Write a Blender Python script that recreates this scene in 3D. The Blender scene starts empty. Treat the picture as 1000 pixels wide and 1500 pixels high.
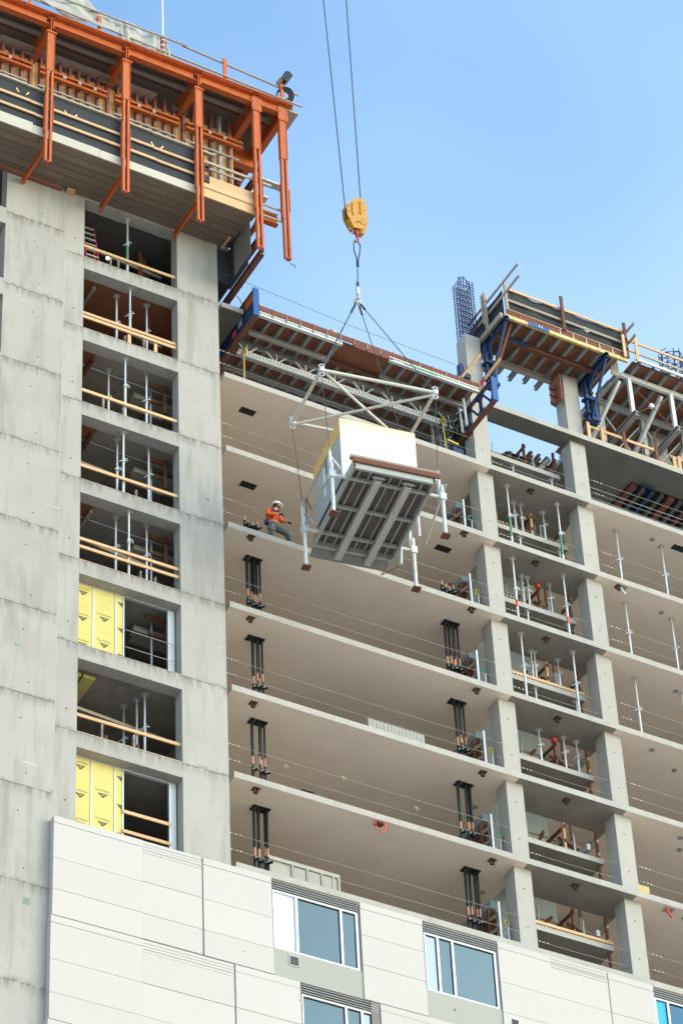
import bpy, bmesh, math, random
from mathutils import Vector, Matrix

random.seed(7)
scene = bpy.context.scene
COL = scene.collection
R = math.radians

# ------------------------------------------------------------------ camera
cam_data = bpy.data.cameras.new('camera')
cam = bpy.data.objects.new('camera', cam_data)
COL.objects.link(cam)
cam_data.sensor_fit = 'VERTICAL'
cam_data.sensor_height = 36.0
cam_data.lens = 116.9
cam_data.clip_start = 0.5
cam_data.clip_end = 3000
ax = Vector((0.87643349, -0.4797895, -0.04082125))
au = Vector((-0.29357766, -0.59962195, 0.74449021))
af = Vector((0.38167591, 0.64051194, 0.66638424))
cam.matrix_world = Matrix(((ax.x, au.x, -af.x, -33.4258), (ax.y, au.y, -af.y, -62.7190),
                           (ax.z, au.z, -af.z, 1.6415), (0, 0, 0, 1)))
scene.camera = cam

# ------------------------------------------------------------------ sky, sun, exposure
SUN_EL, SUN_AZ = R(22), R(134)          # azimuth clockwise from +Y (the street side is -Y)
world = bpy.data.worlds.new('World')
scene.world = world
world.use_nodes = True
wn, wl = world.node_tree.nodes, world.node_tree.links
wn.clear()
sky = wn.new('ShaderNodeTexSky')
sky.sky_type = 'NISHITA'
sky.sun_disc = False
sky.sun_elevation = SUN_EL
sky.sun_rotation = SUN_AZ
sky.air_density = 1.0
sky.dust_density = 1.0
sky.ozone_density = 0.4
geo = wn.new('ShaderNodeTexCoord')
mp = wn.new('ShaderNodeMapping')
mp.inputs['Scale'].default_value = (1.6, 1.8, 2.4)
mp.inputs['Location'].default_value = (9.2, 0.7, 7.7)
ns = wn.new('ShaderNodeTexNoise')
ns.inputs['Scale'].default_value = 1.3
ns.inputs['Detail'].default_value = 3
ns.inputs['Roughness'].default_value = 0.55
rp = wn.new('ShaderNodeValToRGB')
rp.color_ramp.elements[0].position = 0.42
rp.color_ramp.elements[0].color = (0, 0, 0, 1)
rp.color_ramp.elements[1].position = 0.8
rp.color_ramp.elements[1].color = (0.2, 0.2, 0.2, 1)
mx = wn.new('ShaderNodeMixRGB')
mx.inputs['Color2'].default_value = (6.6, 7.4, 8.6, 1)      # thin high cloud, a little brighter than the blue
bg = wn.new('ShaderNodeBackground')
bg.inputs['Strength'].default_value = 0.15
wo = wn.new('ShaderNodeOutputWorld')
wl.new(geo.outputs['Generated'], mp.inputs['Vector'])
wl.new(mp.outputs['Vector'], ns.inputs['Vector'])
wl.new(ns.outputs['Fac'], rp.inputs['Fac'])
wl.new(rp.outputs['Color'], mx.inputs['Fac'])
tint = wn.new('ShaderNodeMixRGB')
tint.blend_type = 'MULTIPLY'
tint.inputs['Fac'].default_value = 1.0
tint.inputs['Color2'].default_value = (0.88, 1.10, 1.18, 1)   # clean sea air: a touch more cyan
wl.new(sky.outputs['Color'], tint.inputs['Color1'])
wl.new(tint.outputs['Color'], mx.inputs['Color1'])
wl.new(mx.outputs['Color'], bg.inputs['Color'])
wl.new(bg.outputs['Background'], wo.inputs['Surface'])

sun_data = bpy.data.lights.new('sun', 'SUN')
sun_data.energy = 0.6
sun_data.angle = R(120)                   # sun veiled by thin high cloud
sun_data.color = (1.0, 0.85, 0.66)
sun = bpy.data.objects.new('sun', sun_data)
COL.objects.link(sun)
sd = Vector((math.sin(SUN_AZ) * math.cos(SUN_EL), math.cos(SUN_AZ) * math.cos(SUN_EL), math.sin(SUN_EL)))
sun.rotation_euler = sd.to_track_quat('Z', 'Y').to_euler()
sun.location = (0, -40, 120)

vs = scene.view_settings
vs.view_transform = 'Standard'
vs.look = 'None'
vs.gamma = 1.0
vs.use_curve_mapping = False
vs.exposure = 1.43
scene.cycles.use_denoising = True
scene.cycles.max_bounces = 8
scene.cycles.diffuse_bounces = 5
scene.render.film_transparent = False


# ------------------------------------------------------------------ materials
def lin(c):
    return tuple((v / 12.92 if v <= 0.04045 else ((v + 0.055) / 1.055) ** 2.4) for v in (x / 255 for x in c))


def mat(name, col, rough=0.7, metal=0.0, var=0.12, obj_var=0.08, scale=3.0, stretch=(1, 1, 1), fine=0.08,
        bump=0.0, stain=None, stain_amt=0.0, stain_scale=1.2, stain_stretch=(1, 1, 0.35), spec=0.3, pits=0.0, joint=None):
    """principled material: base colour with mottling, optional stains, per-object tint and fine bump"""
    m = bpy.data.materials.new(name)
    m.use_nodes = True
    n, l = m.node_tree.nodes, m.node_tree.links
    b = n['Principled BSDF']
    b.inputs['Roughness'].default_value = rough
    b.inputs['Metallic'].default_value = metal
    b.inputs['Specular IOR Level'].default_value = spec
    tc = n.new('ShaderNodeTexCoord')
    oi = n.new('ShaderNodeObjectInfo')
    off = n.new('ShaderNodeVectorMath')
    off.operation = 'ADD'
    sc = n.new('ShaderNodeVectorMath')
    sc.operation = 'SCALE'
    comb = n.new('ShaderNodeCombineXYZ')
    for i in range(3):
        l.new(oi.outputs['Random'], comb.inputs[i])
    l.new(comb.outputs[0], sc.inputs[0])
    sc.inputs['Scale'].default_value = 37.0
    l.new(tc.outputs['Object'], off.inputs[0])
    l.new(sc.outputs[0], off.inputs[1])

    def noise(scl, strech, detail=4, rgh=0.6):
        mpn = n.new('ShaderNodeMapping')
        mpn.inputs['Scale'].default_value = strech
        l.new(off.outputs[0], mpn.inputs['Vector'])
        t = n.new('ShaderNodeTexNoise')
        t.inputs['Scale'].default_value = scl
        t.inputs['Detail'].default_value = detail
        t.inputs['Roughness'].default_value = rgh
        l.new(mpn.outputs[0], t.inputs['Vector'])
        return t.outputs['Fac']

    def madd(sock, k, c):
        t = n.new('ShaderNodeMath')
        t.operation = 'MULTIPLY_ADD'
        l.new(sock, t.inputs[0])
        t.inputs[1].default_value = k
        t.inputs[2].default_value = c
        return t.outputs[0]

    def add(a, c):
        t = n.new('ShaderNodeMath')
        t.operation = 'ADD'
        l.new(a, t.inputs[0])
        l.new(c, t.inputs[1])
        return t.outputs[0]
    n1 = noise(scale, stretch)
    val = madd(n1, var * 2, 1 - var)
    if fine:
        val = add(val, madd(noise(scale * 14, stretch, 2), fine * 2, -fine))
    if obj_var:
        val = add(val, madd(oi.outputs['Random'], obj_var * 2, -obj_var))
    hsv = n.new('ShaderNodeHueSaturation')
    hsv.inputs['Color'].default_value = (*col, 1)
    l.new(val, hsv.inputs['Value'])
    out = hsv.outputs['Color']
    if stain is not None:
        r2 = n.new('ShaderNodeValToRGB')
        r2.color_ramp.elements[0].position = 0.5
        r2.color_ramp.elements[1].position = 0.72
        r2.color_ramp.elements[1].color = (stain_amt,) * 3 + (1,)
        l.new(noise(stain_scale, stain_stretch, 5, 0.65), r2.inputs['Fac'])
        m2 = n.new('ShaderNodeMixRGB')
        l.new(r2.outputs['Color'], m2.inputs['Fac'])
        l.new(out, m2.inputs['Color1'])
        m2.inputs['Color2'].default_value = (*stain, 1)
        out = m2.outputs['Color']
    if pits:
        vo = n.new('ShaderNodeTexVoronoi')
        vo.inputs['Scale'].default_value = 6.0
        l.new(off.outputs[0], vo.inputs['Vector'])
        r3 = n.new('ShaderNodeValToRGB')
        r3.color_ramp.elements[0].position = 0.03
        r3.color_ramp.elements[0].color = (pits,) * 3 + (1,)
        r3.color_ramp.elements[1].position = 0.1
        r3.color_ramp.elements[1].color = (0, 0, 0, 1)
        l.new(vo.outputs['Distance'], r3.inputs['Fac'])
        m3 = n.new('ShaderNodeMixRGB')
        l.new(r3.outputs['Color'], m3.inputs['Fac'])
        l.new(out, m3.inputs['Color1'])
        m3.inputs['Color2'].default_value = (col[0] * .35, col[1] * .35, col[2] * .33, 1)
        out = m3.outputs['Color']
    if joint is not None:
        # laitance runs hanging below each lift joint (joints every 3 m of height)
        sx = n.new('ShaderNodeSeparateXYZ')
        l.new(tc.outputs['Object'], sx.inputs[0])
        t = n.new('ShaderNodeMath')
        t.operation = 'FRACT'
        l.new(madd(sx.outputs['Z'], 1 / 3, -joint / 3 + 100), t.inputs[0])

        def ramp(sock, a, c, lo=0., hi=1.):
            mr = n.new('ShaderNodeMapRange')
            mr.interpolation_type = 'SMOOTHSTEP'
            for i, v in enumerate((a, c, lo, hi)):
                mr.inputs[i + 1].default_value = v
            l.new(sock, mr.inputs[0])
            return mr.outputs[0]

        def mul(a, c):
            q = n.new('ShaderNodeMath')
            q.operation = 'MULTIPLY'
            l.new(a, q.inputs[0])
            l.new(c, q.inputs[1])
            return q.outputs[0]
        below = mul(ramp(t.outputs[0], .86, .998), ramp(noise(7.0, (1, 1, .10), 5, .7), .38, .62))
        edge = mul(ramp(t.outputs[0], .975, .995), ramp(noise(2.5, (1, 1, 1), 5, .7), .35, .6))
        above = mul(ramp(t.outputs[0], .05, .0), ramp(noise(5.0, (1, 1, 1), 5, .7), .45, .65))
        al = n.new('ShaderNodeMath')
        al.operation = 'MULTIPLY'
        al.use_clamp = True
        l.new(add(add(below, edge), above), al.inputs[0])
        al.inputs[1].default_value = .85
        m4 = n.new('ShaderNodeMixRGB')
        l.new(al.outputs[0], m4.inputs['Fac'])
        l.new(out, m4.inputs['Color1'])
        m4.inputs['Color2'].default_value = (col[0] * .52, col[1] * .5, col[2] * .46, 1)
        out = m4.outputs['Color']
    l.new(out, b.inputs['Base Color'])
    if bump:
        bp = n.new('ShaderNodeBump')
        bp.inputs['Strength'].default_value = bump
        bp.inputs['Distance'].default_value = 0.01
        l.new(noise(scale * 9, stretch, 3), bp.inputs['Height'])
        l.new(bp.outputs['Normal'], b.inputs['Normal'])
    return m


M = {}
M['concrete'] = mat('concrete', (.372, .335, .305), .85, var=.14, obj_var=.04, scale=.9, fine=.05, bump=.3,
                    stain=(.235, .225, .195), stain_amt=.7, stain_scale=1.3, stain_stretch=(1.8, 1.8, .22), pits=.35, joint=61.84)
M['concrete_left'] = mat('concrete_left', (.372, .335, .305), .85, var=.14, obj_var=.04, scale=.9, fine=.05, bump=.3,
                    stain=(.235, .225, .195), stain_amt=.7, stain_scale=1.3, stain_stretch=(1.8, 1.8, .22), pits=.35, joint=62.59)
M['stain_band'] = mat('lift_joint_stain', (.25, .24, .205), .9, var=.3, obj_var=.04, scale=5, fine=.12)
M['green_patch'] = mat('greenish_patch', (.24, .29, .25), .9, var=.2, scale=9)
M['pale_patch'] = mat('pale_patch', (.44, .41, .37), .9, var=.15, scale=9)
M['column'] = mat('column_concrete', (.40, .36, .325), .85, var=.1, obj_var=.04, scale=1.5, fine=.05, bump=.25,
                  stain=(.35, .335, .295), stain_amt=.45, stain_scale=1.4, stain_stretch=(1.5, 1.5, .4), pits=.3)
M['slab'] = mat('slab_concrete', (.40, .36, .325), .85, var=.16, obj_var=.03, scale=2.2, fine=.1, bump=.3,
                stain=(.30, .29, .26), stain_amt=.65, stain_scale=3.0, stain_stretch=(1, 1, .5), pits=.3)
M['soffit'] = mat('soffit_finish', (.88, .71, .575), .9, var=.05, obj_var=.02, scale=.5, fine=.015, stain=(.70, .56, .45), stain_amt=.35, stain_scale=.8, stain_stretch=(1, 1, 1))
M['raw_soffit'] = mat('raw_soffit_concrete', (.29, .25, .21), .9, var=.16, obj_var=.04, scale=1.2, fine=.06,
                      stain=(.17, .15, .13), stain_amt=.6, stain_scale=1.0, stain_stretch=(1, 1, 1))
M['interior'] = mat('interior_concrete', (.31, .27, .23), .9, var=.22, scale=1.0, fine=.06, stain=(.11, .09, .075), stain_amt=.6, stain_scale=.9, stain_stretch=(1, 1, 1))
M['panel'] = mat('white_cladding', (.49, .437, .405), .6, var=.02, obj_var=.03, scale=.8, fine=.008, stain=(.41, .36, .32), stain_amt=.14, stain_scale=2.2, stain_stretch=(1.5, 1, .25))
M['spandrel'] = mat('grey_spandrel_finish', (.36, .335, .30), .8, var=.04, obj_var=.02, scale=6, fine=.05)
M['groove'] = mat('shadow_gap_seal', (.22, .19, .17), .9, var=.05)
M['orange'] = mat('orange_paint', (.49, .108, .026), .6, spec=.3, var=.12, obj_var=.06, scale=2.5, fine=.04,
                  stain=(.24, .075, .03), stain_amt=.6, stain_scale=5, stain_stretch=(1, 1, .35))
M['clamp'] = mat('dark_clamp', (.085, .045, .032), .8, var=.2)
M['rust'] = mat('rusty_steel', (.155, .06, .038), .8, var=.25, obj_var=.1, scale=3, fine=.1)
M['timber'] = mat('new_timber', (.60, .37, .20), .75, var=.14, obj_var=.1, scale=4, stretch=(.3, 2, 6), fine=.06)
M['old_timber'] = mat('weathered_timber', (.36, .285, .225), .85, var=.16, obj_var=.12, scale=4, stretch=(.3, 2, 6), fine=.08)
M['pale_board'] = mat('pale_board', (.46, .41, .35), .85, var=.16, obj_var=.1, scale=4, stretch=(.3, 2, 6), fine=.08)
M['shaded_soffit'] = mat('shaded_soffit_concrete', (.155, .14, .118), .9, var=.22, obj_var=.04, scale=1.2, fine=.08,
                      stain=(.07, .06, .05), stain_amt=.6, stain_scale=1.2, stain_stretch=(1, 1, 1))  # darker copy of the raw soffit, shade put into the colour
M['plank'] = mat('grey_scaffold_plank', (.19, .14, .105), .85, var=.18, obj_var=.14, scale=3, stretch=(.25, 4, 4), fine=.08)
M['ply'] = mat('yellow_plywood', (.82, .52, .20), .7, var=.2, obj_var=.08, scale=1.6, fine=.05,
               stain=(.33, .2, .09), stain_amt=.5, stain_scale=2.0)
M['deck_ply'] = mat('red_brown_form_plywood', (.26, .095, .05), .7, var=.22, obj_var=.14, scale=1.6, fine=.06)
M['edge_form'] = mat('edge_form_board', (.155, .055, .034), .75, var=.2, obj_var=.12, scale=2.5, fine=.06)
M['stud'] = mat('maroon_stud', (.26, .10, .085), .75, var=.2, obj_var=.15, scale=3, fine=.08)
M['grey_stud'] = mat('grey_stud', (.42, .38, .35), .75, var=.15, obj_var=.1, scale=3, fine=.08)
M['alu'] = mat('dull_aluminium', (.45, .44, .42), .5, .35, var=.12, obj_var=.1, scale=3, fine=.05)
M['alu_light'] = mat('bright_aluminium', (.66, .65, .62), .42, .3, var=.12, obj_var=.06, scale=4, fine=.06)
M['dark_steel'] = mat('dark_steel', (.09, .085, .08), .7, var=.2, obj_var=.1)
M['joist'] = mat('dusty_joist', (.27, .25, .235), .65, .2, var=.16, obj_var=.12, scale=3, fine=.06)
M['galv'] = mat('galvanised_steel', (.60, .61, .61), .42, .4, var=.18, obj_var=.12, scale=6, fine=.1)
M['white_steel'] = mat('white_painted_steel', (.60, .60, .58), .45, .1, var=.06, obj_var=.03, scale=6, fine=.04)
M['grey_steel'] = mat('grey_painted_steel', (.40, .385, .36), .55, .1, var=.12, obj_var=.05, scale=4, fine=.05)
M['pale_steel'] = mat('pale_dusty_steel', (.52, .505, .47), .6, .1, var=.14, obj_var=.04, scale=3, fine=.07, stain=(.3, .28, .25), stain_amt=.4, stain_scale=4, stain_stretch=(1, 1, 1))
M['deck_under'] = mat('platform_ply_underside', (.135, .105, .092), .75, var=.2, obj_var=.1, scale=2, fine=.05)
M['cream_tube'] = mat('cream_painted_tube', (.60, .57, .50), .45, .1, var=.1, obj_var=.05, scale=5, fine=.05)
M['blue'] = mat('blue_formwork_paint', (.012, .036, .105), .5, var=.2, obj_var=.15, scale=3, fine=.1,
                stain=(.05, .05, .07), stain_amt=.6, stain_scale=2)
M['bright_blue'] = mat('bright_blue_paint', (.018, .085, .27), .45, var=.15, obj_var=.1, scale=3, fine=.05)
M['black'] = mat('black_lagging', (.020, .020, .023), .6, var=.2, scale=4)
M['copper'] = mat('copper_pipe', (.62, .30, .18), .4, .5, var=.2, obj_var=.1, scale=5)
M['net'] = mat('black_debris_sheet', (.030, .031, .035), .75, var=.25, obj_var=.1, scale=1.3, fine=.1, bump=.6)
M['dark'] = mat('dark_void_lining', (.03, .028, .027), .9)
M['rebar'] = mat('epoxy_rebar', (.045, .045, .10), .55, .3, var=.3, obj_var=.1, scale=8)
M['yellow'] = mat('crane_yellow', (.50, .245, .035), .5, var=.16, scale=3, fine=.08,
                  stain=(.26, .13, .04), stain_amt=.45, stain_scale=1.6, stain_stretch=(1, 1, 1))
M['red'] = mat('red_paint', (.40, .045, .05), .45, var=.15, scale=5)
M['wire'] = mat('wire_rope', (.16, .17, .18), .5, .5, var=.15, scale=12)
M['guard_wire'] = mat('guard_wire_rope', (.36, .34, .31), .5, .3, var=.15, scale=12)
M['rope_dark'] = mat('dark_wire_rope', (.05, .055, .06), .5, .3, var=.15, scale=12)
M['wrap'] = mat('white_wrap', (.70, .665, .61), .5, var=.03, scale=1.5, fine=.02, stain=(.5, .46, .4), stain_amt=.3, stain_scale=1.8, stain_stretch=(.5, 1, 2.5))
M['wrap_side'] = mat('grey_foil_side', (.42, .45, .48), .4, .25, var=.1, scale=1.2, fine=.04)
M['tan'] = mat('tan_board', (.66, .40, .15), .65, var=.1, scale=2, fine=.05)
M['lit_tan_band'] = mat('lit_tan_band', (.74, .66, .46), .55, var=.04, scale=2, fine=.02)  # tan edge again, paler to stand for strong light on the front
M['sheathing'] = mat('yellow_sheathing', (.60, .49, .16), .75, var=.04, obj_var=.02, scale=2, fine=.02)
M['print'] = mat('dark_print', (.10, .085, .05), .8, var=.05)
M['faint_print'] = mat('faint_print', (.58, .45, .13), .8, var=.05)
M['tarp'] = mat('grey_plastic_tarp', (.36, .345, .315), .6, var=.14, scale=2, fine=.05)
M['white_frame'] = mat('white_window_frame', (.60, .60, .59), .4, .1, var=.03, scale=5, fine=.02)
M['louvre'] = mat('grey_louvre', (.37, .355, .35), .5, .2, var=.08, scale=3, fine=.03)
M['blind'] = mat('white_blind', (.66, .67, .66), .5, var=.02)
M['skin'] = mat('skin', (.45, .25, .17), .6, var=.05)
M['hivis'] = mat('orange_hi_vis_shirt', (.78, .11, .015), .8, var=.12, scale=9, fine=.08)
M['trousers'] = mat('grey_trousers', (.10, .105, .10), .85, var=.2, scale=9, fine=.1)
M['helmet'] = mat('white_helmet', (.82, .82, .82), .3, var=.02)
M['navy'] = mat('navy_strap', (.02, .025, .08), .8, var=.1)
M['boot'] = mat('brown_boot', (.10, .06, .04), .7, var=.2)
M['green'] = mat('green_paint', (.09, .30, .17), .5, var=.15, scale=6)
M['red_tape'] = mat('red_tape', (.75, .09, .05), .5, var=.15, scale=8)
M['rope_yellow'] = mat('yellow_strap', (.50, .37, .08), .7, var=.15, scale=8)
M['pale_tape'] = mat('pale_yellow_tape', (.52, .47, .30), .7)
M['ground'] = mat('pale_paving', (.50, .43, .345), .9, var=.15, scale=.2, fine=.05)
M['gold_beam'] = mat('yellow_waler', (.62, .44, .18), .6, var=.3, obj_var=.05, scale=6, stretch=(2, 2, 2), fine=.15,
                     stain=(.12, .09, .05), stain_amt=.7, stain_scale=7, stain_stretch=(1, 1, 1))
M['graffiti'] = mat('grey_blue_gypsum', (.30, .33, .34), .8, var=.1, scale=2)


def glass(name, col, metal=.75, rough=.03):
    m = bpy.data.materials.new(name)
    m.use_nodes = True
    b = m.node_tree.nodes['Principled BSDF']
    b.inputs['Base Color'].default_value = (*col, 1)
    b.inputs['Metallic'].default_value = metal
    b.inputs['Roughness'].default_value = rough
    n, l = m.node_tree.nodes, m.node_tree.links
    t = n.new('ShaderNodeTexNoise')
    t.inputs['Scale'].default_value = .8
    bp = n.new('ShaderNodeBump')
    bp.inputs['Strength'].default_value = .12
    bp.inputs['Distance'].default_value = .03
    tc = n.new('ShaderNodeTexCoord')
    l.new(tc.outputs['Object'], t.inputs['Vector'])
    l.new(t.outputs['Fac'], bp.inputs['Height'])
    l.new(bp.outputs['Normal'], b.inputs['Normal'])
    return m


M['glass'] = glass('coated_glass', (.082, .120, .135))
M['glass_dark'] = glass('dark_coated_glass', (.025, .07, .12))
M['glass_light'] = glass('bright_reflection_glass', (.24, .28, .30))  # paler base colour stands for a brighter sky reflection in single panes
M['blue_film'] = mat('blue_protective_film', (.01, .34, .72), .35, var=.05)
lamp_m = bpy.data.materials.new('lit_bulb')
lamp_m.use_nodes = True
lamp_m.node_tree.nodes['Principled BSDF'].inputs['Emission Color'].default_value = (1, .82, .5, 1)
lamp_m.node_tree.nodes['Principled BSDF'].inputs['Emission Strength'].default_value = 9
M['bulb'] = lamp_m


# ------------------------------------------------------------------ mesh builder
class MB:
    def __init__(self):
        self.v, self.f, self.s, self.mi = [], [], [], []

    def _add(self, vs_, fs, smooth=False, mi=0):
        o = len(self.v)
        self.v += [tuple(p) for p in vs_]
        for f in fs:
            self.f.append(tuple(i + o for i in f))
            self.s.append(smooth)
            self.mi.append(mi)
        return self

    def box(self, x0, y0, z0, x1, y1, z1, bottom=0):
        x0, x1 = min(x0, x1), max(x0, x1)
        y0, y1 = min(y0, y1), max(y0, y1)
        z0, z1 = min(z0, z1), max(z0, z1)
        v = [(x0, y0, z0), (x1, y0, z0), (x1, y1, z0), (x0, y1, z0), (x0, y0, z1), (x1, y0, z1), (x1, y1, z1), (x0, y1, z1)]
        self._add(v, [(4, 5, 6, 7), (0, 1, 5, 4), (1, 2, 6, 5), (2, 3, 7, 6), (3, 0, 4, 7)])
        self._add(v, [(3, 2, 1, 0)], mi=bottom)
        return self

    def bar(self, p, q, w, h, up=(0, 0, 1), ox=0., oz=0.):
        """rectangular section from p to q; w across, h along up; ox / oz shift the section"""
        p, q = Vector(p), Vector(q)
        d = (q - p).normalized()
        u = Vector(up)
        if abs(d.dot(u)) > .98:
            u = Vector((0, 1, 0))
        s = d.cross(u).normalized()
        u = s.cross(d).normalized()
        vs_ = []
        for c in (p, q):
            for a, b in ((-1, -1), (1, -1), (1, 1), (-1, 1)):
                vs_.append(c + s * (a * w / 2 + ox) + u * (b * h / 2 + oz))
        return self._add(vs_, [(3, 2, 1, 0), (4, 5, 6, 7), (0, 1, 5, 4), (1, 2, 6, 5), (2, 3, 7, 6), (3, 0, 4, 7)])

    def ibeam(self, p, q, w, h, t=.015, up=(0, 0, 1)):
        self.bar(p, q, w, t, up, 0, h / 2 - t / 2)
        self.bar(p, q, w, t, up, 0, -h / 2 + t / 2)
        return self.bar(p, q, t, h - 2 * t, up)

    def channel(self, p, q, w, h, t=.015, up=(0, 0, 1), side=1):
        self.bar(p, q, w, t, up, 0, h / 2 - t / 2)
        self.bar(p, q, w, t, up, 0, -h / 2 + t / 2)
        return self.bar(p, q, t, h - 2 * t, up, side * (w / 2 - t / 2), 0)

    def tube(self, p, q, r, n=8, r2=None, caps=True):
        return self.path([p, q], r, n, r2, caps)

    def path(self, pts, r, n=8, r2=None, caps=True):
        pts = [Vector(p) for p in pts]
        rings = []
        for i, p in enumerate(pts):
            d = (pts[min(i + 1, len(pts) - 1)] - pts[max(i - 1, 0)]).normalized()
            u = Vector((0, 0, 1)) if abs(d.z) < .95 else Vector((0, 1, 0))
            s = d.cross(u).normalized()
            u = s.cross(d)
            rr = r if r2 is None else r + (r2 - r) * i / (len(pts) - 1)
            rings.append([p + (s * math.cos(a) + u * math.sin(a)) * rr for a in (2 * math.pi * k / n for k in range(n))])
        vs_ = [v for rg in rings for v in rg]
        fs = []
        for i in range(len(pts) - 1):
            for k in range(n):
                fs.append((i * n + k, i * n + (k + 1) % n, (i + 1) * n + (k + 1) % n, (i + 1) * n + k))
        self._add(vs_, fs, True)
        if caps:
            self._add(rings[0], [tuple(range(n))[::-1]])
            self._add(rings[-1], [tuple(range(n))])
        return self

    def prism(self, poly, axis, a0, a1):
        """polygon extruded along axis 'x' (poly in y,z), 'y' (x,z) or 'z' (x,y)"""
        def P(c, a):
            return {'x': (a, c[0], c[1]), 'y': (c[0], a, c[1]), 'z': (c[0], c[1], a)}[axis]
        n = len(poly)
        vs_ = [P(c, a0) for c in poly] + [P(c, a1) for c in poly]
        fs = [tuple(range(n))[::-1], tuple(range(n, 2 * n))]
        for i in range(n):
            fs.append((i, (i + 1) % n, n + (i + 1) % n, n + i))
        return self._add(vs_, fs)

    def torus(self, c, Rr, r, nrm=(0, 1, 0), n=14, m=6, sx=1., sz=1., a0=0., a1=2 * math.pi):
        c, w = Vector(c), Vector(nrm).normalized()
        a = w.cross(Vector((0, 0, 1)))
        if a.length < .1:
            a = Vector((1, 0, 0))
        a.normalize()
        b = w.cross(a)
        pts = [c + a * math.cos(t) * Rr * sx + b * math.sin(t) * Rr * sz for t in (a0 + (a1 - a0) * k / n for k in range(n + 1))]
        return self.path(pts, r, m)

    def mesh(self, name, mats, off=(0, 0, 0)):
        me = bpy.data.meshes.new(name)
        o = off
        me.from_pydata([(v[0] - o[0], v[1] - o[1], v[2] - o[2]) for v in self.v], [], self.f)
        for mm in (mats if isinstance(mats, (list, tuple)) else [mats]):
            me.materials.append(mm)
        me.polygons.foreach_set('use_smooth', self.s)
        me.polygons.foreach_set('material_index', self.mi)
        me.update()
        bm = bmesh.new()
        bm.from_mesh(me)
        bmesh.ops.recalc_face_normals(bm, faces=bm.faces)
        bm.to_mesh(me)
        bm.free()
        return me


def origin_of(o):
    """world location of the thing a part hangs under"""
    while o.parent:
        o = o.parent
    return o


def build(mb, name, mats, parent=None, local=False):
    if isinstance(mats, str):
        mats = M[mats]
    off = (0, 0, 0)
    if parent is not None and not local:
        off = origin_of(parent).location
    me = mb.mesh(name, mats, off)
    o = bpy.data.objects.new(name, me)
    COL.objects.link(o)
    if parent is not None:
        o.parent = parent
    return o


def setp(o, label=None, cat=None, group=None, kind=None):
    for k, v in (('label', label), ('category', cat), ('group', group), ('kind', kind)):
        if v:
            o[k] = v
    return o


def thing(name, label, cat, loc=(0, 0, 0), group=None, rz=0):
    o = bpy.data.objects.new(name, None)
    o.empty_display_size = .2
    COL.objects.link(o)
    o.location = loc
    o.rotation_euler = (0, 0, rz)
    return setp(o, label, cat, group)


def part(name, m, parent, fn, local=False):
    mb = MB()
    fn(mb)
    return build(mb, name, m, parent, local)


def boxpart(name, m, parent, *a, local=False, bottom=0):
    return build(MB().box(*a, bottom=bottom), name, m, parent, local)


def solo(name, m, label, cat, fn, loc, group=None):
    mb = MB()
    fn(mb)
    me = mb.mesh(name, M[m] if isinstance(m, str) else m, loc)
    o = bpy.data.objects.new(name, me)
    COL.objects.link(o)
    o.location = loc
    return setp(o, label, cat, group)


def copy_tree(o, parent=None):
    c = o.copy()
    COL.objects.link(c)
    if parent is not None:
        c.parent = parent
    for ch in o.children:
        copy_tree(ch, c)
    return c


def zt(k):                       # top of slab level k (counted downwards)
    return 62.2 + (6 - k) * 3.0


ORD = {1: 'top', 2: 'second', 3: 'third', 4: 'fourth', 5: 'fifth', 6: 'sixth', 7: 'seventh', 8: 'eighth', 9: 'ninth'}

# ================================================================== GROUND
gm = MB()
gm.box(-900, -900, -.3, 900, 900, 0)
setp(build(gm, 'ground', 'ground'), kind='structure')

# ================================================================== CONCRETE TOWER
XL, XR, XJ = -4.488, -1.381, -5.13
tower = thing('concrete_tower', 'raw grey concrete tower with a column of square openings beside the open floors', 'tower', (-4, 0, 0))
JOFF = -.36                     # construction joint relative to slab level
GAP = .006
for k in range(1, 10):
    zs, zb = zt(k) - .87, zt(k) - 3.345          # soffit and sill of opening k
    zj, zj2 = zt(k) + JOFF, zt(k + 1) + JOFF     # lift joints above / below
    top = zj - GAP if k > 1 else 77.3
    if k == 1:
        zj = 77.3
    # left wall panel, narrow strip, right pier
    lo = zj2 if k < 9 else 46.0
    boxpart('wall_panel', 'concrete_left', tower, -7.05, 0, lo + .75 if k < 9 else lo, XJ - .012, .4, top + (.75 if k > 1 else 0))
    boxpart('wall_panel', 'concrete', tower, XJ + .012, .006, lo, XL, .4, top)
    boxpart('wall_panel', 'concrete', tower, XR, 0, lo, 0, .4, top)
    # lintel band between openings (ends butt the piers)
    if k == 1:
        boxpart('lintel', 'concrete', tower, XL, .003, zs, XR, .4, 77.3)
    if k < 9:
        boxpart('lintel', 'concrete', tower, XL, .003, zt(k + 1) - .87, XR, .4, zb)
    # recessed joint backing, tie holes
    th = MB()
    for x, z in ((-5.9, zj2 + 1.15), (-6.1, zj2 + 2.9), (-4.8, zj2 + .65)):
        th.tube((x, -.004, z), (x, .05, z), .021, 8)
    build(th, 'tie_hole', 'dark', tower)
    # far left column of openings: jamb wall further left, spandrels
    boxpart('spandrel_wall', 'concrete', tower, -9.2, .003, zt(k) - 2.6 - .55, -7.05, .4, zt(k) - 2.6 + .12 if k < 99 else 0)
    # floors, ceilings
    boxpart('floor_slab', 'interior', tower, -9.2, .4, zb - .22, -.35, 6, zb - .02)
boxpart('joint_seal', 'pale_patch', tower, XJ - .011, -.003, 46, XJ + .011, .02, 76.4)
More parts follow.
